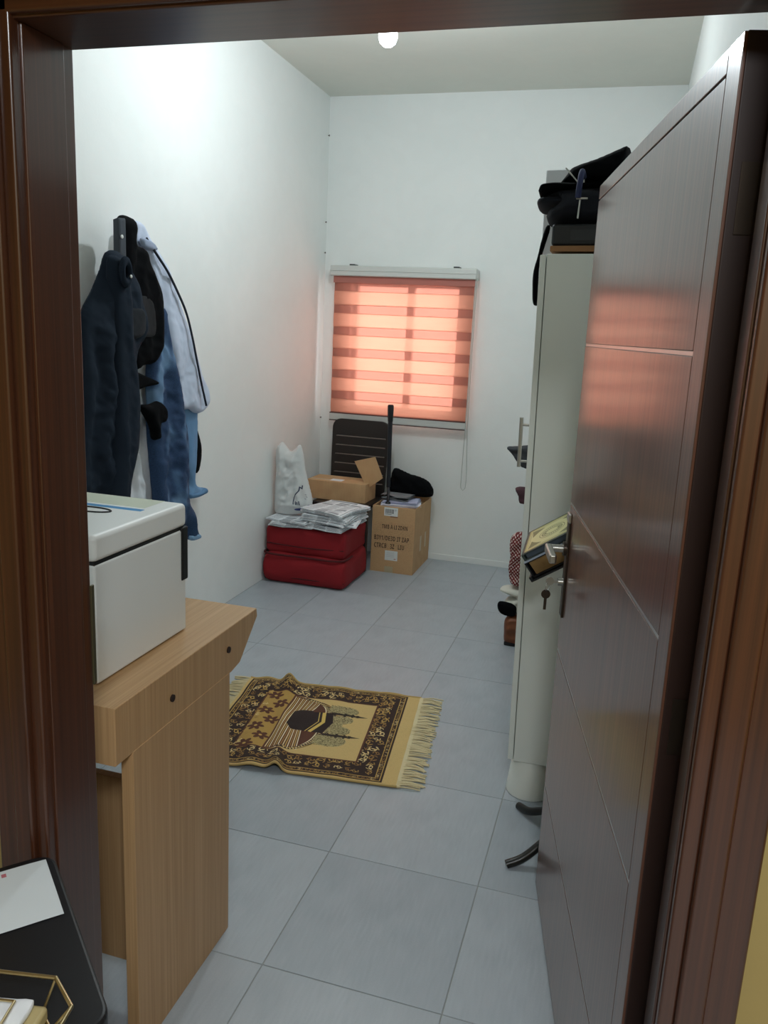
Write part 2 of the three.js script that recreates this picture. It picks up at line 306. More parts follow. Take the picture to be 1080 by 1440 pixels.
// ---------------------------------------------------------------- bulb on its cord
{
  const t = thing('hanging_bulb', 'bare glowing LED bulb hanging from the ceiling on a cord', 'lamp', [BULB.x, BULB.y, BULB.z]);
  const g = new THREE.LatheGeometry([[0.0001, -0.05], [0.02, -0.046], [0.034, -0.034], [0.041, -0.014], [0.041, 0.004], [0.034, 0.026], [0.026, 0.04], [0.024, 0.046], [0.0001, 0.046]].map(([a, b]) => new THREE.Vector2(a, b)), 32);
  mesh('globe', g, std(0xffffff, 0.5, { emissive: new THREE.Color().setRGB(0.92, 1, 1.06), emissiveIntensity: 6 }), t);
  mesh('socket', new THREE.LatheGeometry([[0.0001, 0.047], [0.026, 0.047], [0.024, 0.075], [0.018, 0.1], [0.006, 0.112], [0.0001, 0.113]].map(([a, b]) => new THREE.Vector2(a, b)), 24), M.whitePlastic, t);
  mesh('cord', rod([0, 0.11, 0], [0, H - BULB.y - 0.02, 0], 0.003, 8), M.whitePlastic, t);
  mesh('ceiling_rose', new THREE.CylinderGeometry(0.045, 0.05, 0.024, 24).translate(0, H - BULB.y - 0.012, 0), M.whitePlastic, t);
}

// ---------------------------------------------------------------- counter desk and printer
{
  const t = thing('counter_desk', 'light oak laminate counter desk with a thick top and side panel', 'desk', [-1.5, 0, -1.62]);
  const P = (n, g, m, par) => part(t, n, g, m, par);
  const s = new THREE.Shape([[1.30, 0.768], [1.30, 0.893], [1.958, 0.893], [1.962, 0.872], [1.858, 0.776], [1.81, 0.768]].map(([a, b]) => new THREE.Vector2(a, b)));
  const g = new THREE.ExtrudeGeometry(s, { depth: 1.235, bevelEnabled: true, bevelSize: 0.0015, bevelThickness: 0.0015, bevelSegments: 1, steps: 1 });
  g.rotateY(Math.PI / 2); g.translate(-2.15, 0, 0);              // profile runs in depth, length runs along x
  P('top', boxUV(g.index ? g.toNonIndexed() : g), M.oak);
  P('side_panel', box(-0.942, -0.912, 0, 0.77, -1.797, -1.357, 0.0015), M.oak);
  P('side_panel', box(-2.13, -2.1, 0, 0.77, -1.797, -1.357, 0.0015), M.oak);
  P('modesty_panel', box(-2.1, -0.945, 0.1, 0.6, -1.522, -1.5, 0.0015), M.oak);
  for (const [z, y] of [[-1.515, 0.823], [-1.79, 0.836]]) { const c = new THREE.CylinderGeometry(0.0085, 0.0085, 0.006, 18); c.rotateZ(Math.PI / 2); c.translate(-0.9125, y, z); P('screw_cap', c, std(0x2a1710, 0.6)); }
}
{
  const x1 = -1.006, x0 = -1.44, z0 = -1.745, z1 = -1.375, yb = 0.893;
  const t = thing('office_printer', 'white box-shaped office printer standing on the oak counter', 'printer', [-1.22, yb, -1.56]);
  const P = (n, g, m, par) => part(t, n, g, m, par);
  P('body', box(x0 + 0.004, x1 - 0.001, yb + 0.004, 1.16, z0 + 0.002, z1 - 0.002, 0.006), M.whitePlastic);
  for (const [a, b] of [[x0 + 0.03, z0 + 0.03], [x1 - 0.05, z0 + 0.03], [x0 + 0.03, z1 - 0.05], [x1 - 0.05, z1 - 0.05]]) P('rubber_foot', box(a, a + 0.025, yb, yb + 0.006, b, b + 0.025, 0.001), M.black);
  P('seam', box(x0 + 0.006, x1 - 0.004, 1.158, 1.167, z0 + 0.005, z1 - 0.005, 0), M.black);
  const lid = P('lid', box(x0, x1 + 0.001, 1.166, 1.224, z0, z1, 0.012), M.lidPlastic);
  P('corner_handle', box(x1 - 0.03, x1 + 0.003, 1.03, 1.166, z0 - 0.002, z0 + 0.026, 0.004), M.black);
  P('blue_stripe', box(-1.26, -1.05, 1.2235, 1.2245, -1.63, -1.612, 0), std(0x3a8fc8, 0.5), lid).userData.label = 'blue adhesive strip on the lid';
  P('instruction_sheet', box(-1.38, -1.06, 1.2235, 1.2242, -1.735, -1.645, 0), std(0xcfd6c4, 0.6), lid);
  const ringCurve = []; for (let i = 0; i <= 20; i++) { const a = -2.2 + i / 20 * 4.4; ringCurve.push([-1.16 + 0.055 * Math.cos(a), 1.225, -1.575 + 0.022 * Math.sin(a)]); }
  P('ring_mark', tube(ringCurve, 0.0022, 40, 6), M.black, lid);
}

// ---------------------------------------------------------------- wardrobe and what lies on it
const LEAN = 0.021;
{
  const t = thing('wardrobe', 'tall off-white wardrobe with a bar handle standing behind the open door', 'wardrobe', [-0.262, 0, -2.75]);
  t.rotation.z = LEAN;
  const y0 = 0.146, y1 = 1.925, w = 0.41, dz = -0.78;
  mesh('carcass', box(0.016, w, y0, y1, dz, 0, 0.003), M.wardrobe, t);
  const d1 = mesh('door', box(-0.006, 0.0135, y0 + 0.004, y1 - 0.003, dz / 2 + 0.002, 0.0, 0.003), M.wardrobe, t);
  mesh('door', box(-0.006, 0.0135, y0 + 0.004, y1 - 0.003, dz, dz / 2 - 0.002, 0.003), M.wardrobe, t);
  const hz = -0.05;
  for (const z of [hz]) {
    const h = mesh('handle', rod([-0.038, 1.225, z], [-0.038, 1.395, z], 0.0065, 14), M.satin, d1);
    for (const y of [1.245, 1.37]) mesh('handle_post', rod([-0.038, y, z], [-0.004, y, z], 0.0045, 10), M.satin, d1);
  }
  for (const [x, z] of [[0.072, -0.075], [w - 0.08, -0.075], [0.072, dz + 0.08], [w - 0.08, dz + 0.08]]) {
    const g = new THREE.LatheGeometry([[0.0001, 0.0], [0.083, 0.0], [0.086, 0.004], [0.07, y0 + 0.002], [0.0001, y0 + 0.002]].map(([a, b]) => new THREE.Vector2(a, b)), 28); g.translate(x, 0, z);
    const f = mesh('foot', g, M.wardrobe, t); f.rotation.z = -LEAN; f.position.x += 0;
  }
}
const wardTop = 1.929;
{
  const t = thing('flat_case', 'flat black case with a tan base lying on the wardrobe', 'case', [-0.08, wardTop + 0.008, -2.95]);
  t.rotation.z = LEAN;
  mesh('base', box(-0.2, 0.2, 0, 0.018, -0.17, 0.19, 0.003), std(0x9a7048, 0.7), t);
  mesh('shell', box(-0.198, 0.2, 0.018, 0.085, -0.168, 0.188, 0.01), std(0x17181b, 0.5), t);
  mesh('label', box(-0.14, -0.06, 0.034, 0.066, 0.1875, 0.1892, 0.0004), std(0x24262a, 0.4), t);
}
{
  const bz = -2.93, t = thing('folded_laptop_bag', 'dark navy fabric bag folded flat on the black case', 'bag', [-0.1, wardTop + 0.095, bz]);
  const F = (a, s) => (u, v) => noise(u * 22 + s, v * 22, s) * a + noise(u * 60, v * 50, s + 4) * a * 0.3;
  const map = (u, v, w) => [u + 0.1, v - t.position.y, w];
  const navy = std(0x10131d, 0.9, { bumpMap: rep(clothBump, 8, 8), bumpScale: 0.0006 });
  mesh('body', relief([[-0.315, 2.062], [-0.3, 2.03], [-0.2, 2.025], [0.1, 2.025], [0.12, 2.15], [-0.12, 2.148], [-0.25, 2.14], [-0.315, 2.125], [-0.325, 2.115], [-0.28, 2.1]], { front: 0.18, back: 0.15, edge: 0.05, fold: F(0.02, 3), map }), navy, t);
  mesh('flap', relief([[-0.34, 2.112], [-0.33, 2.143], [-0.2, 2.15], [0.1, 2.16], [0.1, 2.13], [-0.2, 2.128], [-0.3, 2.118]], { cell: 0.008, front: 0.2, back: 0.16, edge: 0.02, fold: F(0.012, 7), map }), M.blackCloth, t);
  mesh('side_roll', relief([[-0.347, 2.09], [-0.338, 2.108], [-0.29, 2.116], [-0.2, 2.1], [-0.2, 2.078], [-0.29, 2.07], [-0.335, 2.074]], { cell: 0.006, front: 0.16, back: 0.1, edge: 0.025, fold: F(0.01, 11), map }), navy, t);
  mesh('blue_strap', tube([[-0.1, 2.17 - t.position.y, 0.1], [-0.1, 2.165 - t.position.y, 0.2], [-0.102, 2.13 - t.position.y, 0.215], [-0.105, 2.09 - t.position.y, 0.205]], 0.009, 24, 8), std(0x222a50, 0.75), t);
  mesh('zip_pull', rod([-0.098, 2.085 - t.position.y, 0.198], [-0.1, 2.03 - t.position.y, 0.2], 0.003, 8), M.satin, t);
  mesh('zip_end', box(-0.11, -0.075, 2.086 - t.position.y, 2.092 - t.position.y, 0.196, 0.203, 0.002), M.satin, t);
}
{
  const t = thing('black_shoulder_bag', 'black shoulder bag leaning tilted on top of the folded navy bag', 'bag', [-0.1, 2.165, -3.0]);
  const map = (u, v, w) => [u + 0.1, v - 2.165, w];
  mesh('body', relief([[-0.266, 2.2], [-0.255, 2.218], [-0.17, 2.25], [-0.1, 2.28], [-0.078, 2.288], [-0.066, 2.278], [-0.066, 2.25], [-0.07, 2.17], [-0.2, 2.165], [-0.29, 2.16]], { cell: 0.01, front: 0.11, back: 0.11, edge: 0.025, fold: (u, v) => noise(u * 18, v * 18, 2) * 0.012, map }), M.blackCloth, t);
  mesh('zip_edge', rod([-0.165, 0.045, 0.1], [-0.09, -0.035, 0.125], 0.0026, 8), M.satin, t);
  mesh('buckle', box(-0.112, -0.1, -0.012, 0.012, 0.115, 0.128, 0.003), M.satin, t);
}
{
  const t = thing('white_document_box', 'narrow white document box standing at the wardrobe front edge', 'box', [-0.24, wardTop + 0.01, -3.25]);
  t.rotation.z = LEAN;
  mesh('sleeve', box(-0.11, 0.02, 0, 0.315, -0.12, 0.1, 0.004), M.paper, t);
  mesh('spine_line', box(-0.1102, -0.1098, 0.03, 0.29, -0.1, 0.08, 0), std(0xc9d0d6, 0.8), t);
}
{
  const t = thing('hanging_bag_strap', 'black bag strap dangling over the wardrobe front edge', 'strap', [-0.31, 1.77, -2.9]);
  const map = (u, v, w) => [u + 0.31, v - 1.77, w];
  mesh('webbing', relief([[-0.31, 2.03], [-0.3, 2.03], [-0.315, 1.95], [-0.324, 1.9], [-0.322, 1.84], [-0.318, 1.77], [-0.332, 1.77], [-0.342, 1.83], [-0.343, 1.88], [-0.333, 1.93], [-0.325, 1.98]], { cell: 0.006, front: 0.02, back: 0.02, edge: 0.008, map }), M.blackCloth, t);
}

// ---------------------------------------------------------------- reading stand behind the door with two books
{
  const t = thing('reading_stand', 'black reading stand with curved legs and a sloped top beside the wardrobe', 'stand', [-0.01, 0, -2.52]);
  for (const [tip, mid] of [[[-0.195, 0.008, 0.18], [-0.09, 0.075, 0.12]], [[-0.2, 0.008, -0.17], [-0.1, 0.06, -0.09]], [[0.12, 0.008, 0.02], [0.06, 0.08, 0.01]]]) {
    const g = tube([tip, [(tip[0] + mid[0]) / 2 - 0.008, 0.026, (tip[2] + mid[2]) / 2 + 0.01], mid, [0, 0.15, 0]], 0.014, 30, 10);
    mesh('leg', g, std(0x15130f, 0.35), t);
  }
  mesh('post', rod([0, 0.1, 0], [0, 1.085, 0], 0.013, 14), M.black, t);
  const tray = mesh('tray', box(-0.16, 0.1, -0.006, 0, -0.1, 0.11, 0.002), M.black, t);
  tray.position.set(-0.075, 1.045, 0.0); tray.rotation.set(0.2, 0, 0.62);
  mesh('tray_lip', box(-0.162, -0.152, -0.006, 0.012, -0.1, 0.11, 0.002), M.black, tray);
}
{
  const cover = canvas(512, 360, (c, w, h) => {
    c.fillStyle = '#2c3a2a'; c.fillRect(0, 0, w, h);
    c.fillStyle = '#b9b06a'; c.fillRect(16, 16, w - 32, h - 32);
    c.fillStyle = '#d9d296'; c.fillRect(34, 34, w - 68, h - 68);
    c.strokeStyle = '#6f6a34'; c.lineWidth = 4; c.strokeRect(44, 44, w - 88, h - 88);
    c.lineWidth = 5; for (const [rx, ry] of [[120, 78], [98, 60], [60, 34]]) { c.beginPath(); c.ellipse(w / 2, h / 2, rx, ry, 0, 0, 7); c.stroke(); }
    c.lineWidth = 3; for (let i = 0; i < 26; i++) { const a = i / 26 * 6.283; c.beginPath(); c.ellipse(w / 2 + Math.cos(a) * 78, h / 2 + Math.sin(a) * 47, 15, 9, a, 0, 7); c.stroke(); }
    c.fillStyle = '#7d7840'; for (const [x, y, s, q] of [[50, 50, 1, 1], [w - 50, 50, -1, 1], [50, h - 50, 1, -1], [w - 50, h - 50, -1, -1]]) { c.beginPath(); c.moveTo(x, y); c.quadraticCurveTo(x + s * 100, y + q * 10, x + s * 120, y + q * 16); c.quadraticCurveTo(x + s * 60, y + q * 40, x + s * 14, y + q * 96); c.closePath(); c.fill(); c.stroke(); }
  });
  const lay = (t) => { t.rotation.set(0.2, 0, 0.62); return t; };
  const n = V(0, 1, 0).applyEuler(new THREE.Euler(0.2, 0, 0.62)), ux = V(1, 0, 0).applyEuler(new THREE.Euler(0.2, 0, 0.62));
  const base = V(-0.085, 1.045, -2.52);
  const b1p = base.clone().addScaledVector(ux, -0.052).addScaledVector(n, 0.0015);
  const lower = lay(thing('hardback_book', 'thick black hardback book with tan page edges under the gilded book', 'book', b1p.toArray()));
  mesh('pages', box(-0.088, 0.1, 0.004, 0.05, -0.09, 0.092, 0.001), std(0x9a7a4c, 0.9), lower);
  mesh('cover', merged([box(-0.1, 0.105, 0, 0.004, -0.095, 0.098, 0.001), box(-0.1, 0.105, 0.05, 0.054, -0.095, 0.098, 0.001), box(-0.101, -0.095, 0, 0.054, -0.095, 0.098, 0.002)]), std(0x14141a, 0.45), lower);
  mesh('page_marker_sheet', box(-0.1, 0.104, 0.0542, 0.0565, -0.092, 0.1, 0.0005), std(0xb9c2d4, 0.7), lower);
  const b2p = b1p.clone().addScaledVector(n, 0.057).addScaledVector(ux, 0.0);
  const upper = lay(thing('gilded_book', 'green and gold ornamented hardback book on top of the black book', 'book', b2p.toArray()));
  mesh('pages', box(-0.085, 0.098, 0.003, 0.019, -0.082, 0.086, 0.001), std(0x4a5560, 0.8), upper);
  mesh('cover', merged([box(-0.096, 0.1, 0, 0.004, -0.086, 0.09, 0.001), box(-0.096, 0.1, 0.019, 0.022, -0.086, 0.09, 0.001), box(-0.098, -0.09, 0, 0.022, -0.086, 0.09, 0.002)]), std(0x39433f, 0.5), upper);
  const pl = new THREE.PlaneGeometry(0.19, 0.17); pl.rotateX(-Math.PI / 2); pl.translate(0.002, 0.0225, 0.002);
  mesh('ornament', pl, phys(0xffffff, 0.4, { map: cover }), upper);
}

// ---------------------------------------------------------------- rack of odds and ends beyond the wardrobe
{
  const t = thing('open_shelf_rack', 'low open white shelf rack beyond the wardrobe', 'rack', [-0.13, 0, -4.45]);
  for (const [x, z] of [[-0.25, 0.28], [0.27, 0.28], [-0.25, -0.28], [0.27, -0.28]]) mesh('upright', box(x - 0.01, x + 0.01, 0, 1.25, z - 0.01, z + 0.01, 0.002), M.wardrobe, t);
  for (const y of [0.318, 0.768, 0.962, 1.23]) mesh('shelf', box(-0.26, 0.28, y, y + 0.016, -0.29, 0.29, 0.002), M.wardrobe, t);
}
{
  const mk = (name, label, cat, poly, z, material, o = {}) => {
    const bx = poly[0][0], by = Math.min(...poly.map((q) => q[1])), t = thing(name, label, cat, [bx, by, z]);
    mesh('body', relief(poly, { cell: 0.01, front: 0.06, back: 0.08, edge: 0.03, fold: (u, v) => noise(u * 25 + z, v * 25, 1) * 0.015, map: (u, v, w) => [u - bx, v - by, w], ...o }), material, t); return t;
  };
  const shoe = mk('brown_shoe', 'brown leather shoe on the floor by the shelf rack', 'shoe', [[-0.495, 0.012], [-0.3, 0.012], [-0.18, 0.02], [-0.18, 0.13], [-0.25, 0.16], [-0.36, 0.15], [-0.47, 0.17], [-0.503, 0.14], [-0.505, 0.06]], -4.3, std(0x7b4526, 0.5));
  mesh('sole', box(0.0, 0.32, -0.012, 0.012, -0.05, 0.05, 0.006), M.black, shoe);
  mk('white_cloth_bundle', 'crumpled white cloth bundle stuffed above the brown shoe', 'cloth', [[-0.5, 0.185], [-0.3, 0.18], [-0.2, 0.2], [-0.2, 0.31], [-0.42, 0.312], [-0.5, 0.312], [-0.552, 0.295], [-0.5, 0.272], [-0.455, 0.262], [-0.512, 0.24], [-0.52, 0.21]], -4.34, std(0xd9d8cc, 0.95), { cell: 0.007, edge: 0.02 });
  mk('black_rolled_sock', 'small black rolled sock beside the white cloth bundle', 'sock', [[-0.55, 0.21], [-0.545, 0.235], [-0.52, 0.24], [-0.45, 0.225], [-0.45, 0.17], [-0.5, 0.165], [-0.535, 0.18]], -4.28, M.blackCloth, { cell: 0.006, front: 0.03, back: 0.03, edge: 0.015 });
  const redTex = pixels(128, 128, (u, v) => { const s = Math.sin(u * 56) * Math.sin(v * 50) + wrapNoise(u, v, 18, 18, 3) * 1.4; return s > 0.25 ? [214, 196, 190] : mixc([132, 44, 42], [96, 30, 34], 0.5 + wrapNoise(u, v, 10, 10, 1)); });
  mk('red_patterned_scarf', 'red and white patterned scarf hanging from the shelf rack', 'scarf', [[-0.505, 0.605], [-0.52, 0.56], [-0.512, 0.48], [-0.515, 0.41], [-0.49, 0.33], [-0.4, 0.33], [-0.4, 0.6], [-0.45, 0.62]], -4.36, std(0xffffff, 0.95, { map: rep(redTex, 6, 6) }), { cell: 0.007, edge: 0.02 });
  mk('black_cap_brim', 'black cap peak sticking out of the shelf rack', 'cap', [[-0.578, 1.08], [-0.52, 1.09], [-0.42, 1.1], [-0.4, 1.05], [-0.41, 0.98], [-0.482, 0.98], [-0.5, 0.99], [-0.545, 1.045]], -4.36, std(0x34363a, 0.8), { cell: 0.006, front: 0.05, back: 0.05, edge: 0.01 });
  mk('maroon_pouch', 'small maroon pouch on the middle shelf of the rack', 'pouch', [[-0.515, 0.862], [-0.49, 0.872], [-0.42, 0.86], [-0.42, 0.79], [-0.485, 0.785], [-0.495, 0.82]], -4.36, std(0x4a2a32, 0.8), { cell: 0.006, front: 0.04, back: 0.04, edge: 0.015 });
}

// ---------------------------------------------------------------- clothes hanging on the left wall
{
  const rack = thing('wall_hook_rail', 'narrow wooden hook rail hidden under the hanging clothes', 'hook rail', [XL, 1.86, -3.2]);
  mesh('rail', box(0.001, 0.02, -0.03, 0.03, -0.35, 0.0, 0.003), std(0x7a4a28, 0.6), rack);
  for (const z of [-0.03, -0.12, -0.21, -0.3]) mesh('hook', tube([[0.018, 0.01, z], [0.05, 0.0, z], [0.07, 0.02, z], [0.072, 0.045, z]], 0.004, 20, 8), M.satin, rack);
  const drape = (z, y, s, a, k = 26) => { const q = (z + noise(z * 4, y * 3, s) * 0.09) * k + s; return a * (Math.sin(q) * 0.6 + Math.sin(q * 1.9 + y * 2.5) * 0.35) + a * 0.7 * noise(z * 14, y * 8, s * 1.7) + a * 0.35 * noise(z * 40, y * 34, s) - a * 0.9 * Math.abs(noise(z * 11 + y * 5, y * 13 - z * 4, s + 2)); };
  const hang = (name, label, x, poly, material, { front = 0.03, back = 0.02, edge = 0.05, amp = 0.012, k = 26, seed = 1, cell = 0.012 } = {}) => {
    const zc = poly.reduce((a, q) => a + q[0], 0) / poly.length, yb = Math.min(...poly.map((q) => q[1]));
    const t = thing(name, label, 'clothing', [x, yb, zc]);
    const map = (u, v, w) => [w, v - yb, u - zc];
    mesh('cloth', relief(poly, { cell, front, back, edge, fold: (u, v) => drape(u, v, seed, amp, k), map }), material, t);
    return { t, map: (u, v, xx) => [xx - x, v - yb, u - zc], sub: (n, xx, p, m, o = {}) => mesh(n, relief(p, { cell: 0.01, front: 0.02, back: 0.01, edge: 0.03, fold: (u, v) => drape(u, v, seed + 3, o.amp ?? 0.006, o.k ?? 26), map: (u, v, w) => [w + xx - x, v - yb, u - zc], ...o }), m, t) };
  };
  const lightDenim = std(0x6f97bf, 0.85, { bumpMap: rep(clothBump, 8, 8), bumpScale: 0.0006 });
  hang('black_hanging_cloth', 'black cloth corner hanging behind the pale blue jeans', -2.172, [[-3.817, 1.24], [-3.853, 1.154], [-3.929, 0.98], [-3.885, 0.862], [-3.834, 0.889], [-3.78, 1.072]], M.blackCloth, { front: 0.012, back: 0.01, amp: 0.004, seed: 2 });
  const lj = hang('pale_jeans', 'pale blue denim jeans hanging below the white shirt', -2.15, [[-3.661, 1.28], [-3.803, 1.28], [-3.829, 1.12], [-3.818, 0.944], [-3.807, 0.824], [-3.86, 0.79], [-3.914, 0.775], [-3.92, 0.742], [-3.737, 0.76], [-3.762, 0.825], [-3.708, 0.922], [-3.689, 1.085]], lightDenim, { front: 0.03, back: 0.02, amp: 0.008, seed: 4 });
  lj.sub('hem', -2.14, [[-3.74, 0.775], [-3.82, 0.772], [-3.91, 0.778], [-3.92, 0.752], [-3.82, 0.746], [-3.74, 0.752]], std(0x5f86ad, 0.85), { cell: 0.006, front: 0.02, edge: 0.012, amp: 0.003 });
  hang('white_tee', 'plain white T-shirt hanging behind the navy jacket', -2.135, [[-3.236, 1.478], [-3.318, 1.492], [-3.335, 1.281], [-3.338, 1.17], [-3.36, 1.01], [-3.376, 0.716], [-3.133, 0.767], [-3.166, 0.926], [-3.215, 1.049], [-3.24, 1.199], [-3.235, 1.351]], std(0xe3e8ee, 0.95), { front: 0.03, back: 0.02, amp: 0.016, k: 60, seed: 6 });
  const sh = hang('white_shirt', 'white long-sleeved shirt with dark piping hanging on the wall', -2.11, [[-3.214, 2.066], [-3.277, 2.07], [-3.331, 2.017], [-3.466, 1.917], [-3.547, 1.805], [-3.632, 1.687], [-3.722, 1.539], [-3.806, 1.395], [-3.863, 1.319], [-3.868, 1.244], [-3.805, 1.2], [-3.732, 1.205], [-3.69, 1.225], [-3.604, 1.237], [-3.561, 1.358], [-3.499, 1.518], [-3.45, 1.649], [-3.415, 1.713], [-3.4, 1.778], [-3.35, 1.848], [-3.3, 1.935], [-3.262, 1.957], [-3.227, 1.961], [-3.21, 1.994]], std(0xccd6ea, 0.95), { front: 0.03, back: 0.02, amp: 0.008, k: 34, seed: 8, edge: 0.035, cell: 0.009 });
  const pip = [[-3.254, 2.003], [-3.337, 1.942], [-3.424, 1.877], [-3.509, 1.793], [-3.589, 1.698], [-3.644, 1.587], [-3.689, 1.471], [-3.736, 1.351], [-3.785, 1.24]];
  mesh('piping', tube(pip.map(([z, y]) => sh.map(z, y, -2.064)), 0.006, 60, 6), std(0x1c2230, 0.8), sh.t);
  sh.sub('collar', -2.075, [[-3.225, 2.0], [-3.32, 1.99], [-3.345, 1.965], [-3.29, 1.955], [-3.235, 1.965]], std(0x9aa6bc, 0.95), { cell: 0.006, edge: 0.015, amp: 0.004 });
  const dj = hang('blue_jeans', 'mid blue faded denim jeans hanging under the black jacket', -2.085, [[-3.29, 1.626], [-3.398, 1.72], [-3.466, 1.519], [-3.527, 1.35], [-3.565, 1.22], [-3.602, 1.099], [-3.606, 0.918], [-3.612, 0.771], [-3.656, 0.712], [-3.699, 0.614], [-3.718, 0.552], [-3.619, 0.565], [-3.596, 0.637], [-3.321, 0.673], [-3.305, 0.833], [-3.281, 1.023], [-3.265, 1.179], [-3.27, 1.287], [-3.265, 1.373], [-3.28, 1.521]], std(0xc2cfdd, 0.85, { map: rep(denimTex, 1.9, 1.4) }), { front: 0.05, back: 0.02, edge: 0.07, amp: 0.02, k: 20, seed: 3 });
  dj.sub('hem', -2.07, [[-3.615, 0.585], [-3.71, 0.572], [-3.72, 0.552], [-3.62, 0.56]], std(0x7fa3c4, 0.85), { cell: 0.006, edge: 0.01, amp: 0.002 });
  const bj = hang('black_jacket', 'black jacket with a grey hanging strap on the hook rail', -2.055, [[-3.03, 2.06], [-3.133, 2.065], [-3.152, 2.025], [-3.144, 1.972], [-3.223, 1.951], [-3.249, 1.899], [-3.341, 1.784], [-3.354, 1.67], [-3.335, 1.543], [-3.279, 1.47], [-3.199, 1.462], [-3.125, 1.443], [-3.067, 1.759], [-3.026, 1.908]], M.blackCloth, { front: 0.035, back: 0.02, amp: 0.012, seed: 5 });
  bj.sub('strap', -2.022, [[-2.986, 2.052], [-3.034, 2.056], [-3.031, 1.89], [-2.984, 1.91]], std(0x41474f, 0.85), { cell: 0.006, front: 0.008, back: 0.03, edge: 0.012, amp: 0.002, smooth: false });
  const btn = (t, p, r) => { const g = new THREE.SphereGeometry(r, 14, 10); g.scale(0.5, 1, 1); g.translate(...p); mesh('button', g, std(0xf2f2ee, 0.3), t); };
  btn(bj.t, bj.map(-2.99, 1.98, -2.008), 0.008);
  bj.sub('pocket_flap', -2.02, [[-3.13, 1.75], [-3.2, 1.75], [-3.235, 1.72], [-3.245, 1.6], [-3.2, 1.585], [-3.13, 1.6]], std(0x101217, 0.9), { front: 0.006, edge: 0.012, amp: 0.004 });
  hang('black_waist_pouch', 'small black pouch hanging in front of the blue jeans', -2.03, [[-3.124, 1.288], [-3.196, 1.292], [-3.273, 1.299], [-3.333, 1.251], [-3.321, 1.203], [-3.271, 1.191], [-3.273, 1.13], [-3.22, 1.131], [-3.202, 1.187], [-3.171, 1.227]], M.blackCloth, { front: 0.03, back: 0.015, amp: 0.006, seed: 9, cell: 0.008, edge: 0.03 });
  hang('black_belt_end', 'pointed black belt end sticking out beside the navy jacket', -2.03, [[-3.05, 1.44], [-3.19, 1.412], [-3.285, 1.38], [-3.18, 1.369], [-3.05, 1.36]], M.blackCloth, { front: 0.012, back: 0.01, amp: 0.002, seed: 9, cell: 0.007, edge: 0.02 });
  const nj = hang('navy_jacket', 'charcoal navy jacket with long sleeves hanging in front of the other clothes', -1.99, [[-2.851, 1.905], [-2.897, 1.919], [-2.952, 1.906], [-2.987, 1.864], [-3.048, 1.808], [-3.077, 1.733], [-3.097, 1.685], [-3.103, 1.607], [-3.039, 1.529], [-3.02, 1.47], [-3.034, 1.391], [-3.039, 1.27], [-3.025, 1.119], [-2.967, 0.973], [-2.942, 0.854], [-2.62, 0.9], [-2.63, 1.299], [-2.68, 1.655], [-2.762, 1.762], [-2.818, 1.845]], M.navyCloth, { front: 0.05, back: 0.03, edge: 0.08, amp: 0.018, k: 22, seed: 1 });
  nj.sub('sleeve', -1.955, [[-2.818, 1.889], [-2.877, 1.887], [-2.924, 1.801], [-2.94, 1.663], [-2.945, 1.55], [-2.974, 1.415], [-2.98, 1.278], [-2.964, 1.13], [-2.907, 0.987], [-2.877, 0.861], [-2.764, 0.88], [-2.788, 1.107], [-2.811, 1.294], [-2.812, 1.478], [-2.812, 1.641], [-2.809, 1.747]], M.navyCloth, { front: 0.05, back: 0.02, edge: 0.06, amp: 0.01, k: 30 });
  nj.sub('pocket', -1.95, [[-2.93, 1.69], [-3.03, 1.7], [-3.05, 1.66], [-3.04, 1.6], [-2.94, 1.585]], std(0x161b22, 0.95), { front: 0.012, edge: 0.012, amp: 0.004, cell: 0.008 });
  const ring = new THREE.TorusGeometry(0.032, 0.014, 10, 24); ring.scale(0.75, 1.3, 1); ring.rotateY(Math.PI / 2); ring.translate(...nj.map(-2.855, 1.835, -1.905)); mesh('collar_roll', ring, M.navyCloth, nj.t);
  btn(nj.t, nj.map(-2.872, 1.82, -1.892), 0.007);
  mesh('coat_hanger_hook', tube([nj.map(-2.93, 1.88, -1.98), nj.map(-2.96, 1.9, -2.0), nj.map(-2.99, 1.88, -2.01)], 0.008, 12, 8), std(0x8a5a34, 0.6), nj.t);
}

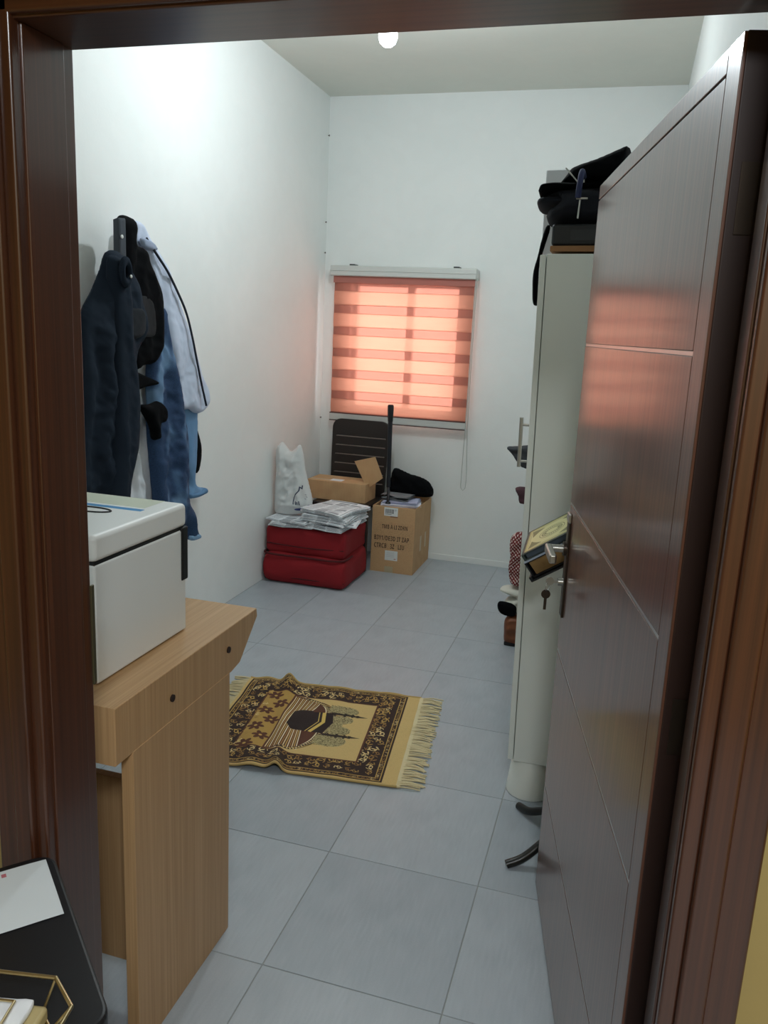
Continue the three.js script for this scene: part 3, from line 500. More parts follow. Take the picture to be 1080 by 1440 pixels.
// ---------------------------------------------------------------- prayer rug
{
  const W = 1024, Hh = 960;
  const tex = canvas(W, Hh, (c) => {
    const rnd = rng(21), G1 = '#d6b676', G2 = '#c9a458', D = '#2e180f', R = '#5a301c';
    c.fillStyle = G1; c.fillRect(0, 0, W, Hh);
    const bx0 = 22, bx1 = 950, by0 = 14, by1 = Hh - 14;
    c.fillStyle = D; c.fillRect(bx0, by0, bx1 - bx0, by1 - by0);
    const scroll = (x, y, s, a) => { c.save(); c.translate(x, y); c.rotate(a); c.strokeStyle = c.fillStyle = ['#c8a258', '#b08a48', '#e2c88c', '#9a723a'][Math.floor(rnd() * 4)]; c.lineWidth = s * 0.26; c.lineCap = 'round'; c.beginPath(); c.arc(0, 0, s, 0.3, 4.0); c.stroke(); c.beginPath(); c.arc(s * 1.1, s * 0.5, s * 0.55, 2.4, 5.6); c.stroke(); for (const [px, py, q] of [[0.9, -0.7, 0.8], [-0.9, 0.6, 2.2], [0.1, 0.1, 0.2]]) { c.beginPath(); c.ellipse(s * px, s * py, s * 0.6, s * 0.22, q, 0, 7); c.fill(); } c.restore(); };
    const band = (x0, y0, x1, y1, s) => { for (let y = y0 + s * 0.8; y < y1; y += s * 1.75) for (let x = x0 + s * 0.8; x < x1; x += s * 1.8) scroll(x + (rnd() - 0.5) * s, y + (rnd() - 0.5) * s, s * (0.45 + rnd() * 0.35), rnd() * 6.28); };
    band(bx0 + 46, by0 + 46, bx1 - 46, by0 + 150, 27); band(bx0 + 46, by1 - 150, bx1 - 46, by1 - 46, 27); band(bx0 + 46, by0 + 130, bx0 + 150, by1 - 130, 27); band(bx1 - 150, by0 + 130, bx1 - 46, by1 - 130, 27);
    band(bx0 + 16, by0 + 16, bx1 - 16, by0 + 34, 11); band(bx0 + 16, by1 - 34, bx1 - 16, by1 - 16, 11); band(bx0 + 16, by0 + 34, bx0 + 34, by1 - 34, 11); band(bx1 - 34, by0 + 34, bx1 - 16, by1 - 34, 11);
    c.strokeStyle = G2; c.lineWidth = 5; c.strokeRect(bx0 + 12, by0 + 12, bx1 - bx0 - 24, by1 - by0 - 24);
    c.lineWidth = 4; c.strokeRect(bx0 + 36, by0 + 36, bx1 - bx0 - 72, by1 - by0 - 72);
    const fx0 = bx0 + 150, fx1 = bx1 - 150, fy0 = by0 + 155, fy1 = by1 - 155;
    c.fillStyle = G1; c.fillRect(fx0, fy0, fx1 - fx0, fy1 - fy0);
    c.strokeStyle = R; c.lineWidth = 9; c.strokeRect(fx0, fy0, fx1 - fx0, fy1 - fy0);
    c.fillStyle = '#b8924a'; c.fillRect(fx0 + 5, fy0 + 5, 143, fy1 - fy0 - 10); band(fx0 + 4, fy0, fx0 + 30, fy1, 20);
    // flower field at the foot end
    for (let i = 0; i < 7; i++) { const x = fx0 + 50 + (i % 2) * 55, y = fy0 + 50 + i * 92; c.fillStyle = R; for (let k = 0; k < 6; k++) { const a = k * 1.047; c.beginPath(); c.ellipse(x + Math.cos(a) * 26, y + Math.sin(a) * 26, 20, 12, a, 0, 7); c.fill(); } c.fillStyle = G2; c.beginPath(); c.arc(x, y, 9, 0, 7); c.fill(); }
    // fan-shaped arcaded courtyard
    const cx = fx0 + 148, mid = Hh * 0.47;
    c.fillStyle = R; c.beginPath(); c.moveTo(cx, fy0 + 4); c.lineTo(cx, fy1 - 4); c.quadraticCurveTo(cx + 260, fy1 - 20, cx + 285, mid + 70); c.lineTo(cx + 285, mid - 70); c.quadraticCurveTo(cx + 260, fy0 + 20, cx, fy0 + 4); c.fill();
    c.lineCap = 'butt';
    for (let k = 0; k < 15; k++) { const q = k / 14; c.strokeStyle = ['#ead7a8', '#c9a458', '#f0e4c4', '#a87a40'][k % 4]; c.lineWidth = 5; c.beginPath(); c.moveTo(cx + 12 + 150 * q, fy0 + 14 + 30 * q); c.lineTo(cx + 12 + 110 * q, mid); c.lineTo(cx + 12 + 150 * q, fy1 - 14 - 30 * q); c.stroke(); }
    for (const [o, col, lw] of [[0, '#efe2bd', 6], [22, '#2e180f', 16], [44, '#e2c88c', 5], [64, '#2e180f', 14], [80, '#c9a458', 5]]) { c.strokeStyle = col; c.lineWidth = lw; c.beginPath(); c.moveTo(cx + 60 + o * 0.4, fy0 + 8 + o * 0.3); c.quadraticCurveTo(cx + 215 + o * 0.7, fy0 + 50 + o * 0.4, cx + 222 + o * 0.8, mid - 90); c.moveTo(cx + 222 + o * 0.8, mid + 90); c.quadraticCurveTo(cx + 215 + o * 0.7, fy1 - 50 - o * 0.4, cx + 60 + o * 0.4, fy1 - 8 - o * 0.3); c.stroke(); }
    c.setLineDash([7, 9]); c.strokeStyle = '#e2c88c'; c.lineWidth = 13; for (const g of [1, -1]) { const ye = g > 0 ? fy0 : fy1; c.beginPath(); c.moveTo(cx + 100, ye + g * 30); c.quadraticCurveTo(cx + 225, ye + g * 60, cx + 240, mid - g * 80); c.stroke(); } c.setLineDash([]);
    // stippled domes and colonnades, slender towers pointing to the head end
    for (const [x, y, a, b] of [[cx + 310, mid - 165, 80, 54], [cx + 322, mid - 60, 60, 40], [cx + 322, mid + 55, 66, 46], [cx + 305, mid + 170, 84, 58], [cx + 285, mid, 50, 90]]) {
      c.fillStyle = '#a8986a'; c.beginPath(); c.ellipse(x, y, a, b, 0, 0, 7); c.fill(); c.fillRect(x - a, y - b * 0.8, a, b * 1.6);
      for (let k = 0; k < 420; k++) { const px = x - a + rnd() * 2 * a, py = y - b + rnd() * 2 * b; if (((px - x) / a) ** 2 + ((py - y) / b) ** 2 < 1 || px < x) { c.fillStyle = rnd() < 0.6 ? '#574b2f' : '#c8b884'; c.fillRect(px, py, 4, 4); } }
    }
    c.fillStyle = '#2e2014'; for (const y of [mid - 116, mid + 112]) { c.fillRect(cx + 250, y - 11, 135, 22); for (const [x, w, q] of [[320, 14, 21], [362, 12, 19], [386, 16, 14]]) c.fillRect(cx + x, y - q, w, q * 2); c.beginPath(); c.moveTo(cx + 396, y - 11); c.lineTo(cx + 452, y); c.lineTo(cx + 396, y + 11); c.fill(); }
    // cube-shaped shrine with its gold band
    c.fillStyle = '#23100c'; c.beginPath(); c.moveTo(cx + 48, mid - 92); c.quadraticCurveTo(cx + 80, mid - 128, cx + 110, mid - 118); c.lineTo(cx + 262, mid - 112); c.lineTo(cx + 280, mid - 20); c.lineTo(cx + 250, mid + 104); c.lineTo(cx + 80, mid + 100); c.lineTo(cx + 46, mid + 60); c.closePath(); c.fill();
    c.strokeStyle = '#dcbc62'; c.lineWidth = 20; c.beginPath(); c.moveTo(cx + 212, mid - 114); c.lineTo(cx + 228, mid - 14); c.lineTo(cx + 180, mid + 102); c.stroke();
    c.lineWidth = 5; c.beginPath(); c.moveTo(cx + 186, mid - 114); c.lineTo(cx + 202, mid - 14); c.lineTo(cx + 156, mid + 102); c.stroke();
    // pile speckle
    for (let i = 0; i < 26000; i++) { c.fillStyle = rnd() < 0.5 ? 'rgba(0,0,0,0.10)' : 'rgba(255,235,190,0.08)'; c.fillRect(rnd() * W, rnd() * Hh, 2, 2); }
  });
  const t = thing('prayer_rug', 'brown and gold prayer rug with cream fringes lying wrinkled on the tiles', 'rug', [-1.102, 0.0, -2.986]); t.rotation.y = 0.125;
  const xa = -0.425, xb = 0.398, hw = 0.387, nx = 130, nz = 70, pos = [], uv = [], idx = [];
  const lift = (x, z) => {
    const s = (z + hw) / (2 * hw), xr = -0.235 + s * 0.165, d = x - xr, n = noise(x * 7, z * 7, 3);
    const ends = 0.55 + 0.5 * Math.exp(-(((s - 1) / 0.14) ** 2)) + 0.75 * Math.exp(-((s / 0.09) ** 2));
    const ridge = 0.03 * ends * Math.exp(-((d / 0.028) ** 2)) + 0.014 * Math.exp(-(((d + 0.1) / 0.05) ** 2));
    const wav = 0.006 * Math.max(0, Math.sin(x * 26 + 1) * (1 - s) * (s < 0.35 ? 1 : 0.3)) + 0.005 * Math.max(0, n) + 0.009 * Math.max(0, noise(x * 5 + 4, z * 5, 8)) * (x < -0.05 ? 1.5 : 0.35);
    return 0.002 + ridge + wav;
  };
  for (const side of [1, 0]) for (let j = 0; j <= nz; j++) for (let i = 0; i <= nx; i++) {
    const u = i / nx, v = j / nz, rimmed = i === 0 || j === 0 || i === nx || j === nz;
    let x = xa + (xb - xa) * u, z = -hw + 2 * hw * v; z += 0.006 * noise(x * 9, v * 2, 5) * (v < 0.1 || v > 0.9 ? 1 : 0);
    pos.push(x, lift(x, z) + (side ? (rimmed ? 0.004 : 0.007) : 0), z); uv.push(u, 1 - v);
  }
  const N = (nx + 1) * (nz + 1);
  for (let j = 0; j < nz; j++) for (let i = 0; i < nx; i++) { const a = j * (nx + 1) + i, b = a + 1, c = a + nx + 2, d = a + nx + 1; idx.push(a, d, c, a, c, b, a + N, c + N, d + N, a + N, b + N, c + N); }
  const rim = []; for (let i = 0; i < nx; i++) rim.push(i); for (let j = 0; j < nz; j++) rim.push(j * (nx + 1) + nx); for (let i = nx; i > 0; i--) rim.push(nz * (nx + 1) + i); for (let j = nz; j > 0; j--) rim.push(j * (nx + 1));
  rim.forEach((a, k) => { const b = rim[(k + 1) % rim.length]; idx.push(a, b, b + N, a, b + N, a + N); });
  const g = new THREE.BufferGeometry(); g.setAttribute('position', new THREE.Float32BufferAttribute(pos, 3)); g.setAttribute('uv', new THREE.Float32BufferAttribute(uv, 2)); g.setIndex(idx); g.computeVertexNormals();
  mesh('pile', g, phys(0xffffff, 0.8, { map: tex, sheen: 0.4, sheenRoughness: 0.5, sheenColor: new THREE.Color(0xd8c08a) }), t);
  const cream = std(0xe2d2a8, 0.95), edgeMat = std(0xc2a468, 0.9);
  for (const s of [-1, 1]) { const pts = []; for (let i = 0; i <= 60; i++) { const x = xa + (xb - xa) * i / 60; pts.push(V(x, lift(x, s * hw) + 0.005, s * hw)); } mesh('bound_edge', tube(pts, 0.0045, 180, 6), edgeMat, t); }
  const rnd = rng(31);
  for (const [x0, dir] of [[xb, 1], [xa, -1]]) {
    const strands = []; const len = dir > 0 ? 0.1 : 0.078;
    for (let k = 0; k < 120; k++) {
      const z = -hw + 2 * hw * (k + rnd()) / 120, sway = (rnd() - 0.5) * 0.03, l = len * (0.8 + rnd() * 0.25), y0 = Math.min(0.02, lift(x0, z)) + 0.004;
      strands.push(tube([[x0 - dir * 0.004, y0, z], [x0 + dir * l * 0.5, 0.006 + rnd() * 0.008, z + sway * 0.4], [x0 + dir * l, 0.003 + rnd() * 0.003, z + sway]], 0.0028, 5, 5));
    }
    const f = mesh('fringe', merged(strands), cream, t); f.userData.kind = 'stuff';
    mesh('fringe_knots', box(x0 - 0.006, x0 + 0.012, 0.001, 0.009, -hw, hw, 0.003), cream, t);
  }
}

// ---------------------------------------------------------------- the corner: folded mattress, newspapers, cartons, chair
{
  const t = thing('folded_floor_mattress', 'dark red upholstered floor mattress folded in two in the corner', 'mattress', [-1.89, 0, -5.0]);
  const lower = softBox(0.575, 0.205, 0.48, 0.045, 22, (p) => { p.y += noise(p.x * 6, p.z * 6, 2) * 0.012 * (p.y > 0 ? 1 : 0); p.z += noise(p.x * 5, p.y * 9, 4) * 0.014; p.x += noise(p.z * 6, p.y * 9, 7) * 0.012; if (p.z > 0.1) p.z += 0.02 * Math.cos(p.y * 14) ; });
  lower.translate(0, 0.1025, 0); mesh('lower_fold', boxUV(lower.toNonIndexed()), M.redCloth, t);
  const upper = softBox(0.555, 0.18, 0.46, 0.03, 22, (p) => { p.y += noise(p.x * 5, p.z * 5, 9) * 0.01; p.z += noise(p.x * 6, p.y * 8, 14) * 0.012; p.x += noise(p.z * 6, p.y * 9, 17) * 0.01; });
  upper.translate(-0.008, 0.288, -0.012); mesh('upper_fold', boxUV(upper.toNonIndexed()), M.redCloth, t);
  mesh('piping', tube([[-0.28, 0.2, 0.1], [-0.275, 0.2, 0.238], [0, 0.197, 0.246], [0.26, 0.2, 0.236], [0.285, 0.205, 0.1]], 0.007, 60, 8), M.redPiping, t);
  mesh('piping', tube([[-0.27, 0.262, 0.218], [0, 0.256, 0.226], [0.262, 0.262, 0.214]], 0.004, 40, 6), M.redPiping, t);
  mesh('piping', tube([[-0.28, 0.05, 0.242], [0, 0.05, 0.252], [0.28, 0.052, 0.24]], 0.004, 40, 6), M.redPiping, t);
}
{
  const news = [3, 8].map((s) => canvas(256, 320, (c, w, h) => {
    const r = rng(s); c.fillStyle = '#e9edf0'; c.fillRect(0, 0, w, h);
    for (let col = 0; col < 3; col++) for (let y = 40; y < h - 12; y += 5) { if (r() < 0.08) { c.fillStyle = 'rgba(70,75,85,0.5)'; c.fillRect(12 + col * 80, y, 70, 22); y += 22; } else { c.fillStyle = 'rgba(80,85,95,0.45)'; c.fillRect(12 + col * 80, y, 50 + r() * 20, 2); } }
    c.fillStyle = 'rgba(60,65,75,0.6)'; c.fillRect(12, 10, w * 0.7, 16);
  }));
  const mats = news.map((m) => std(0xffffff, 0.92, { map: m })), rnd = rng(77);
  const paperGeo = (w, d, h, s) => {
    const g = new THREE.BoxGeometry(w, h, d, 14, 2, 14);
    return deform(g, (p) => { const e = Math.max(0, p.x / (w / 2)); if (p.x < 0) { const f = Math.min(1, (-p.x) / (w / 2)); p.y *= 1 - 0.25 * f ** 6; } p.y += noise(p.x * 5, p.z * 5, s) * 0.014 + noise(p.x * 20, p.z * 3, s + 4) * 0.002; p.x += noise(p.y * 50, p.z * 9, s) * 0.004; });
  };
  const ord = ['lowest', 'second lowest', 'third lowest', 'fourth lowest', 'fifth lowest', 'third highest', 'second highest'];
  const stack = (cx, cz, y, n, turn, pile, group, w, d, spread) => {
    for (let i = 0; i < n; i++) {
      const labels = `folded newspaper, ${i === n - 1 ? 'topmost' : n === 3 && i === 1 ? 'middle one' : ord[i]} in the ${pile}`;
      const h = 0.011 + rnd() * 0.008, t = thing('folded_newspaper', labels, 'newspaper', [cx + (rnd() - 0.5) * spread, y + h / 2 + 0.003, cz + (rnd() - 0.5) * spread], group);
      t.rotation.y = turn + (rnd() - 0.5) * 0.6;
      const leaves = 2 + (i % 2); for (let k = 0; k < leaves; k++) { const lh = h / leaves; const m = mesh('section', paperGeo(w - k * 0.008, d, lh * 0.8, cx * 9 + i * 0.06), mats[(i + k) % 2], t); m.position.set((rnd() - 0.5) * 0.01, (k - (leaves - 1) / 2) * lh, (rnd() - 0.5) * 0.012); }
      y += h + 0.0015;
    }
    return y;
  };
  stack(-2.0, -4.95, 0.382, 3, 0.1, 'low pile under the plastic bag', 'newspapers under the plastic bag', 0.3, 0.36, 0.02);
  stack(-1.755, -4.965, 0.386, 8, -0.1, 'taller untidy pile on the red mattress', 'newspapers in the tall pile on the mattress', 0.31, 0.38, 0.04);
}
{
  const tex = canvas(512, 1024, (c, w, h) => {
    c.fillStyle = '#e9ecec'; c.fillRect(0, 0, w, h);
    c.strokeStyle = '#2a3354'; c.lineWidth = 13; c.lineCap = 'round';
    c.beginPath(); c.moveTo(300, 830); c.bezierCurveTo(285, 740, 330, 690, 365, 640); c.lineTo(372, 590); c.lineTo(400, 610); c.lineTo(402, 570); c.stroke();
    for (const [x, l] of [[325, 40], [345, 30], [372, 46]]) { c.beginPath(); c.moveTo(x, 835 - l); c.lineTo(x + 6, 835); c.stroke(); }
    c.fillStyle = '#2c3a86'; c.beginPath(); c.ellipse(375, 905, 70, 19, -0.12, 0, 7); c.fill(); c.beginPath(); c.ellipse(470, 860, 34, 15, -0.8, 0, 7); c.fill();
    c.lineWidth = 5; for (const [x, y] of [[440, 690], [452, 720], [436, 750]]) { c.beginPath(); c.moveTo(x, y); c.lineTo(x + 14, y + 6); c.stroke(); }
  });
  const t = thing('plastic_carrier_bag', 'crumpled white plastic carrier bag with blue print on the newspapers', 'bag', [-2.05, 0.425, -4.93]);
  const crinkle = (u, v) => { const a = noise(u * 16, v * 10, 4), b = noise(u * 34 + 4, v * 26, 9); return 0.03 * (0.5 - Math.abs(a) * 1.6) + 0.014 * (0.4 - Math.abs(b)) + (v > 0.7 ? 0.03 * (v - 0.7) / 0.2 * Math.sin(u * 70) : 0); };
  mesh('film', relief([[-2.168, 0.435], [-2.115, 0.424], [-2.0, 0.44], [-1.93, 0.475], [-1.908, 0.53], [-1.935, 0.64], [-1.962, 0.74], [-1.978, 0.84], [-2.005, 0.905], [-2.03, 0.885], [-2.065, 0.855], [-2.1, 0.885], [-2.128, 0.915], [-2.15, 0.9], [-2.172, 0.86], [-2.17, 0.72], [-2.176, 0.55]],
    { cell: 0.008, front: 0.05, back: 0.06, edge: 0.09, fold: crinkle, unitUV: true, map: (u, v, w) => [u + 2.05, v - 0.425, w] }), phys(0xffffff, 0.45, { map: tex, transmission: 0.25, thickness: 0 }), t);
}
const barcode = canvas(256, 160, (c, w, h) => { const r = rng(4); c.fillStyle = '#e4e6e4'; c.fillRect(0, 0, w, h); c.fillStyle = '#30343a'; let x = 24; while (x < 175) { const b = 2 + Math.floor(r() * 6); c.fillRect(x, 30, b, 84); x += b + 2 + Math.floor(r() * 5); } c.fillRect(20, 126, 120, 8); c.fillStyle = '#9aa0a4'; c.fillRect(190, 30, 46, 8); c.fillRect(190, 52, 40, 8); });
const decal = (name, tex, w, h, parent, x, y, z, rx = 0, ry = 0) => { const g = new THREE.BoxGeometry(w, h, 0.0008).toNonIndexed(); const m = mesh(name, g, std(0xffffff, 0.7, { map: tex }), parent); m.position.set(x, y, z); m.rotation.set(rx, ry, 0); return m; };
{
  const t = thing('plastic_chair', 'dark brown plastic chair with slatted slots in its back', 'chair', [-1.82, 0, -5.45]);
  const m = std(0x1e1613, 0.42), s = new THREE.Shape(), w = 0.215, y0 = 0.47, y1 = 1.018, r = 0.07;
  s.moveTo(-w + 0.012, y0); s.lineTo(w - 0.012, y0); s.lineTo(w, y1 - r); s.quadraticCurveTo(w, y1, w - r, y1); s.lineTo(-w + r, y1); s.quadraticCurveTo(-w, y1, -w, y1 - r); s.closePath();
  for (let k = 0; k < 6; k++) { const y = 0.9 - k * 0.066, h = new THREE.Path(); h.moveTo(-w + 0.03, y - 0.0045); h.lineTo(w - 0.02, y - 0.0045); h.lineTo(w - 0.02, y + 0.0045); h.lineTo(-w + 0.03, y + 0.0045); h.closePath(); s.holes.push(h); }
  const g = new THREE.ExtrudeGeometry(s, { depth: 0.016, bevelEnabled: true, bevelSize: 0.004, bevelThickness: 0.004, bevelSegments: 2, curveSegments: 12 });
  g.translate(0, 0, -0.008); g.rotateX(-0.1); g.translate(0, 0.0, -0.105);
  const bk = mesh('backrest', g, m, t);
  for (let k = 0; k < 6; k++) { const y = 0.9 - k * 0.066; mesh('slot_trim', rod([-w + 0.03, y - 0.004, 0.013], [w - 0.02, y - 0.004, 0.013], 0.0028, 8).rotateX(-0.1).translate(0, 0, -0.105), std(0x8d7f78, 0.4), bk); }  // pale rods: the highlight along each slot, put in as colour
  mesh('seat', box(-0.21, 0.21, 0.445, 0.474, -0.17, 0.22, 0.012), m, t);
  for (const [x, z] of [[-0.185, 0.2], [0.185, 0.2], [-0.185, -0.17], [0.185, -0.17]]) mesh('leg', box(x - 0.018, x + 0.018, 0, 0.45, z - 0.018, z + 0.018, 0.008), m, t);
}
{
  const t = thing('long_carton', 'long brown cardboard carton with a raised end flap on the chair', 'carton', [-1.875, 0.475, -5.42]);
  t.rotation.y = -0.03;
  mesh('body', box(-0.22, 0.22, 0, 0.135, -0.11, 0.12, 0.004), M.carton, t);
  mesh('tape', box(-0.215, 0.0, 0.1348, 0.1356, 0.055, 0.085, 0), std(0xcdb48e, 0.45), t);
  mesh('shipping_label', box(-0.06, 0.03, 0.1356, 0.1362, 0.02, 0.09, 0), M.paper, t);
  const s = new THREE.Shape([[0.103, 0.28], [0.255, 0.325], [0.318, 0.18], [0.206, 0.092]].map(([a, b]) => new THREE.Vector2(a, b)));
  const f = new THREE.ExtrudeGeometry(s, { depth: 0.004, bevelEnabled: false }); f.translate(0, 0, 0.035); mesh('flap', boxUV(f.toNonIndexed ? f.toNonIndexed() : f), M.carton, t);
}
{
  const x0 = -1.6, x1 = -1.292, z1 = -5.3, z0 = -5.775, h = 0.473, q = 0.006;
  const t = thing('open_carton', 'large open brown cardboard carton with faded black lettering on its front', 'carton', [-1.446, 0, -5.54]);
  const P = (n, g, m, par) => part(t, n, g, m, par);
  const print = canvas(512, 512, (c, w, hh) => {
    c.fillStyle = '#a07c58'; c.clearRect(0, 0, w, hh); c.fillStyle = '#c69f74'; c.fillRect(0, 0, w, hh);
    const r = rng(12); for (let i = 0; i < 5000; i++) { c.fillStyle = r() < 0.5 ? 'rgba(90,60,35,0.07)' : 'rgba(230,200,160,0.06)'; c.fillRect(r() * w, r() * hh, 2 + r() * 14, 2); }
    c.fillStyle = '#3c2a20'; c.font = 'bold 44px sans-serif'; c.fillText('TMB A LI ZDKN', 120, 170);
    c.font = 'bold 50px sans-serif'; c.fillText('B3Y1/DE3D IT ZAP', 30, 262); c.fillText('CTRCB   3Z   LIU', 34, 322);
    for (let i = 0; i < 900; i++) { c.fillStyle = 'rgba(165,130,94,0.75)'; c.fillRect(30 + r() * 460, 120 + r() * 210, 4 + r() * 12, 2); }
    c.fillStyle = 'rgba(80,50,40,0.5)'; c.fillRect(215, 70, 90, 10);
  });
  const fg = box(x0, x1, 0, h, z1 - q, z1, 0.0015); { const p = fg.attributes.position, u = fg.attributes.uv; for (let i = 0; i < p.count; i++) u.setXY(i, (p.getX(i) - x0) / (x1 - x0), p.getY(i) / h); }
  P('front_wall', fg, std(0xffffff, 0.85, { map: print }));
  P('side_wall', box(x1 - q, x1, 0, h, z0, z1 - q, 0.0015), M.carton); P('side_wall', box(x0, x0 + q, 0, h, z0, z1 - q, 0.0015), M.carton);
  P('rear_wall', box(x0 + q, x1 - q, 0, h, z0, z0 + q, 0.0015), M.carton); P('bottom', box(x0 + q, x1 - q, 0.0, q, z0 + q, z1 - q, 0.001), M.carton);
  P('folded_flap', box(x0 + 0.012, x1 - 0.012, h - 0.1, h - 0.003, z1 - 0.03, z1 - 0.022, 0.001).rotateX(0), M.carton);
  const L = (n, tex, w, hh, x, y) => decal(n, tex, w, hh, t, x + 1.446, y, z1 + 5.54 + 0.0006);
  L('barcode_label', barcode, 0.098, 0.06, -1.466, h - 0.035);
  const white = canvas(64, 64, (c) => { c.fillStyle = '#dfe3df'; c.fillRect(0, 0, 64, 64); c.fillStyle = '#b98a86'; c.fillRect(46, 50, 10, 6); c.fillStyle = '#c4c8c6'; for (let k = 0; k < 5; k++) c.fillRect(8, 10 + k * 7, 40, 2); });
  L('white_label', white, 0.092, 0.07, -1.45, 0.125);
  P('tape', box(-1.495, -1.435, 0.001, 0.045, z1, z1 + 0.0008, 0), std(0xb7a887, 0.5));
  for (const z of [-5.5, -5.64]) P('tape', box(x1, x1 + 0.0008, 0.13, 0.24, z - 0.02, z + 0.02, 0), std(0xc9b796, 0.5));
}
{
  const rnd = rng(9);
  [['loose_papers', 'sheaf of white printed papers lying in the open carton', 0xdfe2f0, 0.3], ['envelope_stack', 'blue-edged white envelopes lying in the open carton', 0xb9bfdc, 0.26], ['grey_plastic_sleeves', 'crumpled grey plastic sleeves on the papers in the open carton', 0x8b9094, 0.2]].forEach(([n, l, col, w], k) => {
    const t = thing(n, l, 'papers', [-1.45 - (k === 2 ? 0.03 : 0), [0.455, 0.472, 0.49][k], -5.5 - k * 0.02]); t.rotation.y = 0.2 - k * 0.15;
    for (let i = 0; i < 4; i++) { const g = new THREE.BoxGeometry(w * (0.88 + rnd() * 0.1), 0.003, 0.2, 12, 1, 12); deform(g, (p) => { p.y += i * 0.0042 + noise(p.x * 9 + i, p.z * 9, k) * (k === 2 ? 0.02 : 0.004) + (k === 2 ? i * 0.005 : 0); }); const m = mesh('sheet', g, std(col, k === 2 ? 0.4 : 0.9), t); m.rotation.y = (rnd() - 0.5) * 0.2; }
  });
  const sup = thing('packed_contents', 'brown paper wadding filling the open carton under the papers', 'packing', [-1.446, 0.012, -5.54]);
  mesh('wadding', softBox(0.27, 0.43, 0.42, 0.03, 12, (p) => { p.y += noise(p.x * 14, p.z * 14, 1) * 0.008; }).translate(0, 0.216, -0.005), M.carton, sup);
}
{
  const t = thing('black_garment', 'black folded garment heaped over the back of the open carton', 'clothing', [-1.4, 0.49, -5.64]);
  mesh('cloth', relief([[-1.575, 0.52], [-1.575, 0.6], [-1.555, 0.684], [-1.535, 0.69], [-1.48, 0.672], [-1.43, 0.655], [-1.36, 0.642], [-1.296, 0.616], [-1.262, 0.575], [-1.25, 0.547], [-1.255, 0.512], [-1.29, 0.498], [-1.4, 0.495], [-1.5, 0.5]], { cell: 0.009, front: 0.06, back: 0.06, edge: 0.05, fold: (u, v) => noise(u * 18, v * 18, 3) * 0.02, map: (u, v, w) => [u + 1.4, v - 0.49, w] }), M.blackCloth, t);
}
{
  const t = thing('black_telescopic_pole', 'black telescopic pole standing upright in the open carton', 'pole', [-1.522, 0.43, -5.41]);
  const L = (pts) => new THREE.LatheGeometry(pts.map(([a, b]) => new THREE.Vector2(a, b)), 20);
  mesh('shaft', L([[0.0001, 0.16], [0.014, 0.16], [0.0145, 0.2], [0.016, 0.62], [0.0001, 0.62]]), std(0x1a1c24, 0.35), t);
  mesh('grip', L([[0.0001, 0.62], [0.017, 0.62], [0.0195, 0.655], [0.021, 0.7], [0.021, 0.728], [0.017, 0.735], [0.0001, 0.736]]), std(0x14161a, 0.7), t);
  mesh('lower_section', L([[0.0001, 0.02], [0.01, 0.02], [0.0105, 0.16], [0.0001, 0.16]]), std(0x6a6c74, 0.25, { metalness: 0.9 }), t);
  mesh('foot_socket', L([[0.0001, -0.015], [0.024, -0.015], [0.022, 0.03], [0.0165, 0.055], [0.0001, 0.055]]), std(0x14161e, 0.5), t);
  t.rotation.z = 0.02;
}
for (const [y, z, which] of [[2.98, ZB + 0.02, 'just under the ceiling'], [2.4, ZB + 0.03, 'above the level of the blind'], [2.19, ZB + 0.03, 'level with the top of the blind'], [1.0, ZB + 0.02, 'below the level of the blind']]) {
  const t = thing('wall_nail', `small dark nail in the wall corner, ${which}`, 'nail', [XL, y, z], 'nails in the wall corner');
  mesh('head', new THREE.CylinderGeometry(0.006, 0.006, 0.003, 10).rotateZ(Math.PI / 2).translate(0.009, 0, 0), M.bronze, t); mesh('shank', rod([0, 0, 0], [0.008, 0, 0], 0.0025, 6), M.bronze, t);
}

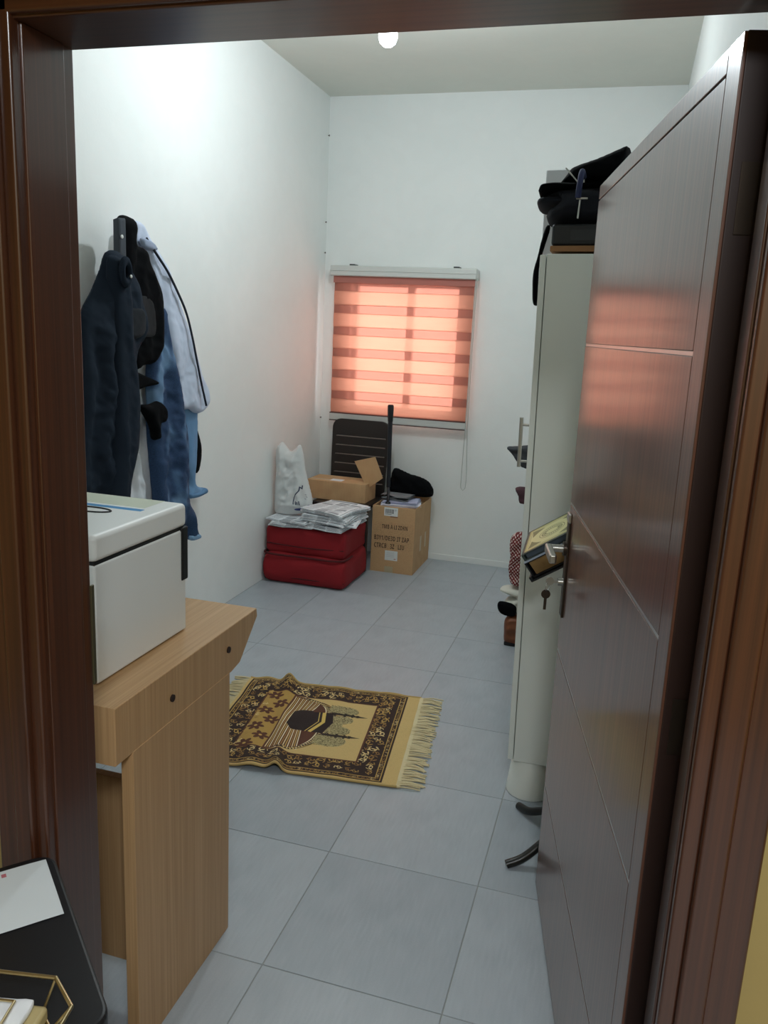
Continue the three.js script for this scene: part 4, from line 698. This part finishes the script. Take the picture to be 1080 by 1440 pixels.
// ---------------------------------------------------------------- hall side: black cabinet, paper, gilt basket
{
  const t = thing('black_hall_cabinet', 'black cabinet with a worn pale top edge in the hall beside the door frame', 'cabinet', [-0.872, 0, -0.745]);
  t.rotation.y = -0.722;
  const blk = std(0x16171b, 0.42), a = 0.198, b = 0.225, shape = new THREE.Shape(), r = 0.03;
  shape.moveTo(-a + r, -b); shape.lineTo(a - r, -b); shape.quadraticCurveTo(a, -b, a, -b + r); shape.lineTo(a, b - r); shape.quadraticCurveTo(a, b, a - r, b); shape.lineTo(-a + r, b); shape.quadraticCurveTo(-a, b, -a, b - r); shape.lineTo(-a, -b + r); shape.quadraticCurveTo(-a, -b, -a + r, -b);
  const slab = (h, bev) => { const g = new THREE.ExtrudeGeometry(shape, { depth: h, bevelEnabled: true, bevelSize: bev, bevelThickness: bev, bevelSegments: 3, curveSegments: 8 }); g.rotateX(-Math.PI / 2); return g; };
  mesh('body', slab(0.69, 0.002).scale(0.97, 1, 0.97).translate(0, 0.004, 0), blk, t);
  mesh('top', slab(0.034, 0.006).translate(0, 0.705, 0), blk, t);
  const pts = []; for (let i = 0; i <= 30; i++) pts.push(V(a + 0.0035 + noise(i * 0.7, 2, 1) * 0.0008, 0.7435, -b + 0.03 + i / 30 * (2 * b - 0.06)));
  const chips = []; const rnd = rng(3); for (let i = 0; i < 46; i++) { const z = -b + 0.03 + rnd() * (2 * b - 0.06), g = new THREE.SphereGeometry(0.0016 + rnd() * 0.0012, 6, 5); g.scale(0.7, 0.6, 1 + rnd() * 3); g.translate(a + 0.0045, 0.7422, z); chips.push(g); }
  const ch = mesh('edge_chips', merged(chips), std(0xb9bcc2, 0.6), t); ch.userData.kind = 'stuff';
  const p = thing('printed_sheet', 'white printed sheet lying on the black hall cabinet', 'paper', [-0.872, 0.7455, -0.745]); p.rotation.y = -0.722;
  const sheetTex = canvas(256, 256, (c, w, h) => { c.fillStyle = '#dfe6e9'; c.fillRect(0, 0, w, h); c.fillStyle = '#cdd5d9'; for (let k = 0; k < 9; k++) c.fillRect(30 + (k % 3) * 12, 90 + k * 12, 110, 2); c.fillStyle = '#c4727c'; c.fillRect(226, 244, 14, 5); c.fillRect(14, 70, 16, 8); });
  const g = new THREE.PlaneGeometry(0.152, 0.235, 8, 8); g.rotateX(-Math.PI / 2); g.translate(-0.11, 0.0012, -0.098); deform(g, (q) => { q.y += 0.0008 * noise(q.x * 20, q.z * 20, 2); });
  mesh('sheet', g, std(0xffffff, 0.7, { map: sheetTex }), p);
}
{
  const t = thing('gilt_wire_basket', 'gilt wire basket holding a tissue pack on the black hall cabinet', 'basket', [-0.736, 0.7455, -0.684]); t.rotation.y = 0.2;
  const gold = std(0xe4d2a4, 0.3, { metalness: 1 }), oct = (x, z, c, y) => [[-x + c, y, -z], [x - c, y, -z], [x, y, -z + c], [x, y, z - c], [x - c, y, z], [-x + c, y, z], [-x, y, z - c], [-x, y, -z + c]];
  const loop = (pts, r) => merged(pts.map((p, i) => rod(p, pts[(i + 1) % pts.length], r, 8)).concat(pts.map((p) => new THREE.SphereGeometry(r, 8, 6).translate(...p))));
  const top = oct(0.145, 0.075, 0.042, 0.045), low = oct(0.115, 0.058, 0.024, 0.003);
  mesh('rim', loop(top, 0.0028), gold, t); mesh('base_loop', loop(low, 0.0024), gold, t);
  top.forEach((p, i) => mesh('upright_wire', rod(p, low[i], 0.002, 8), gold, t));
  for (const x of [-0.05, 0.0, 0.05]) mesh('cross_wire', loop([[x - 0.02, 0.046, -0.03], [x + 0.02, 0.046, -0.03], [x + 0.026, 0.05, 0.06], [x - 0.026, 0.05, 0.06]], 0.0018), gold, t);
  mesh('tissue_pack', box(-0.105, 0.105, 0.004, 0.026, -0.05, 0.05, 0.006), std(0xb7a676, 0.5), t);
  mesh('tissue', softBox(0.12, 0.012, 0.05, 0.005, 10, (p) => { p.y += noise(p.x * 30, p.z * 30, 2) * 0.006; }).translate(0.03, 0.033, -0.02), std(0xe8ebee, 0.9), t);
}

renderer.render(scene, camera);
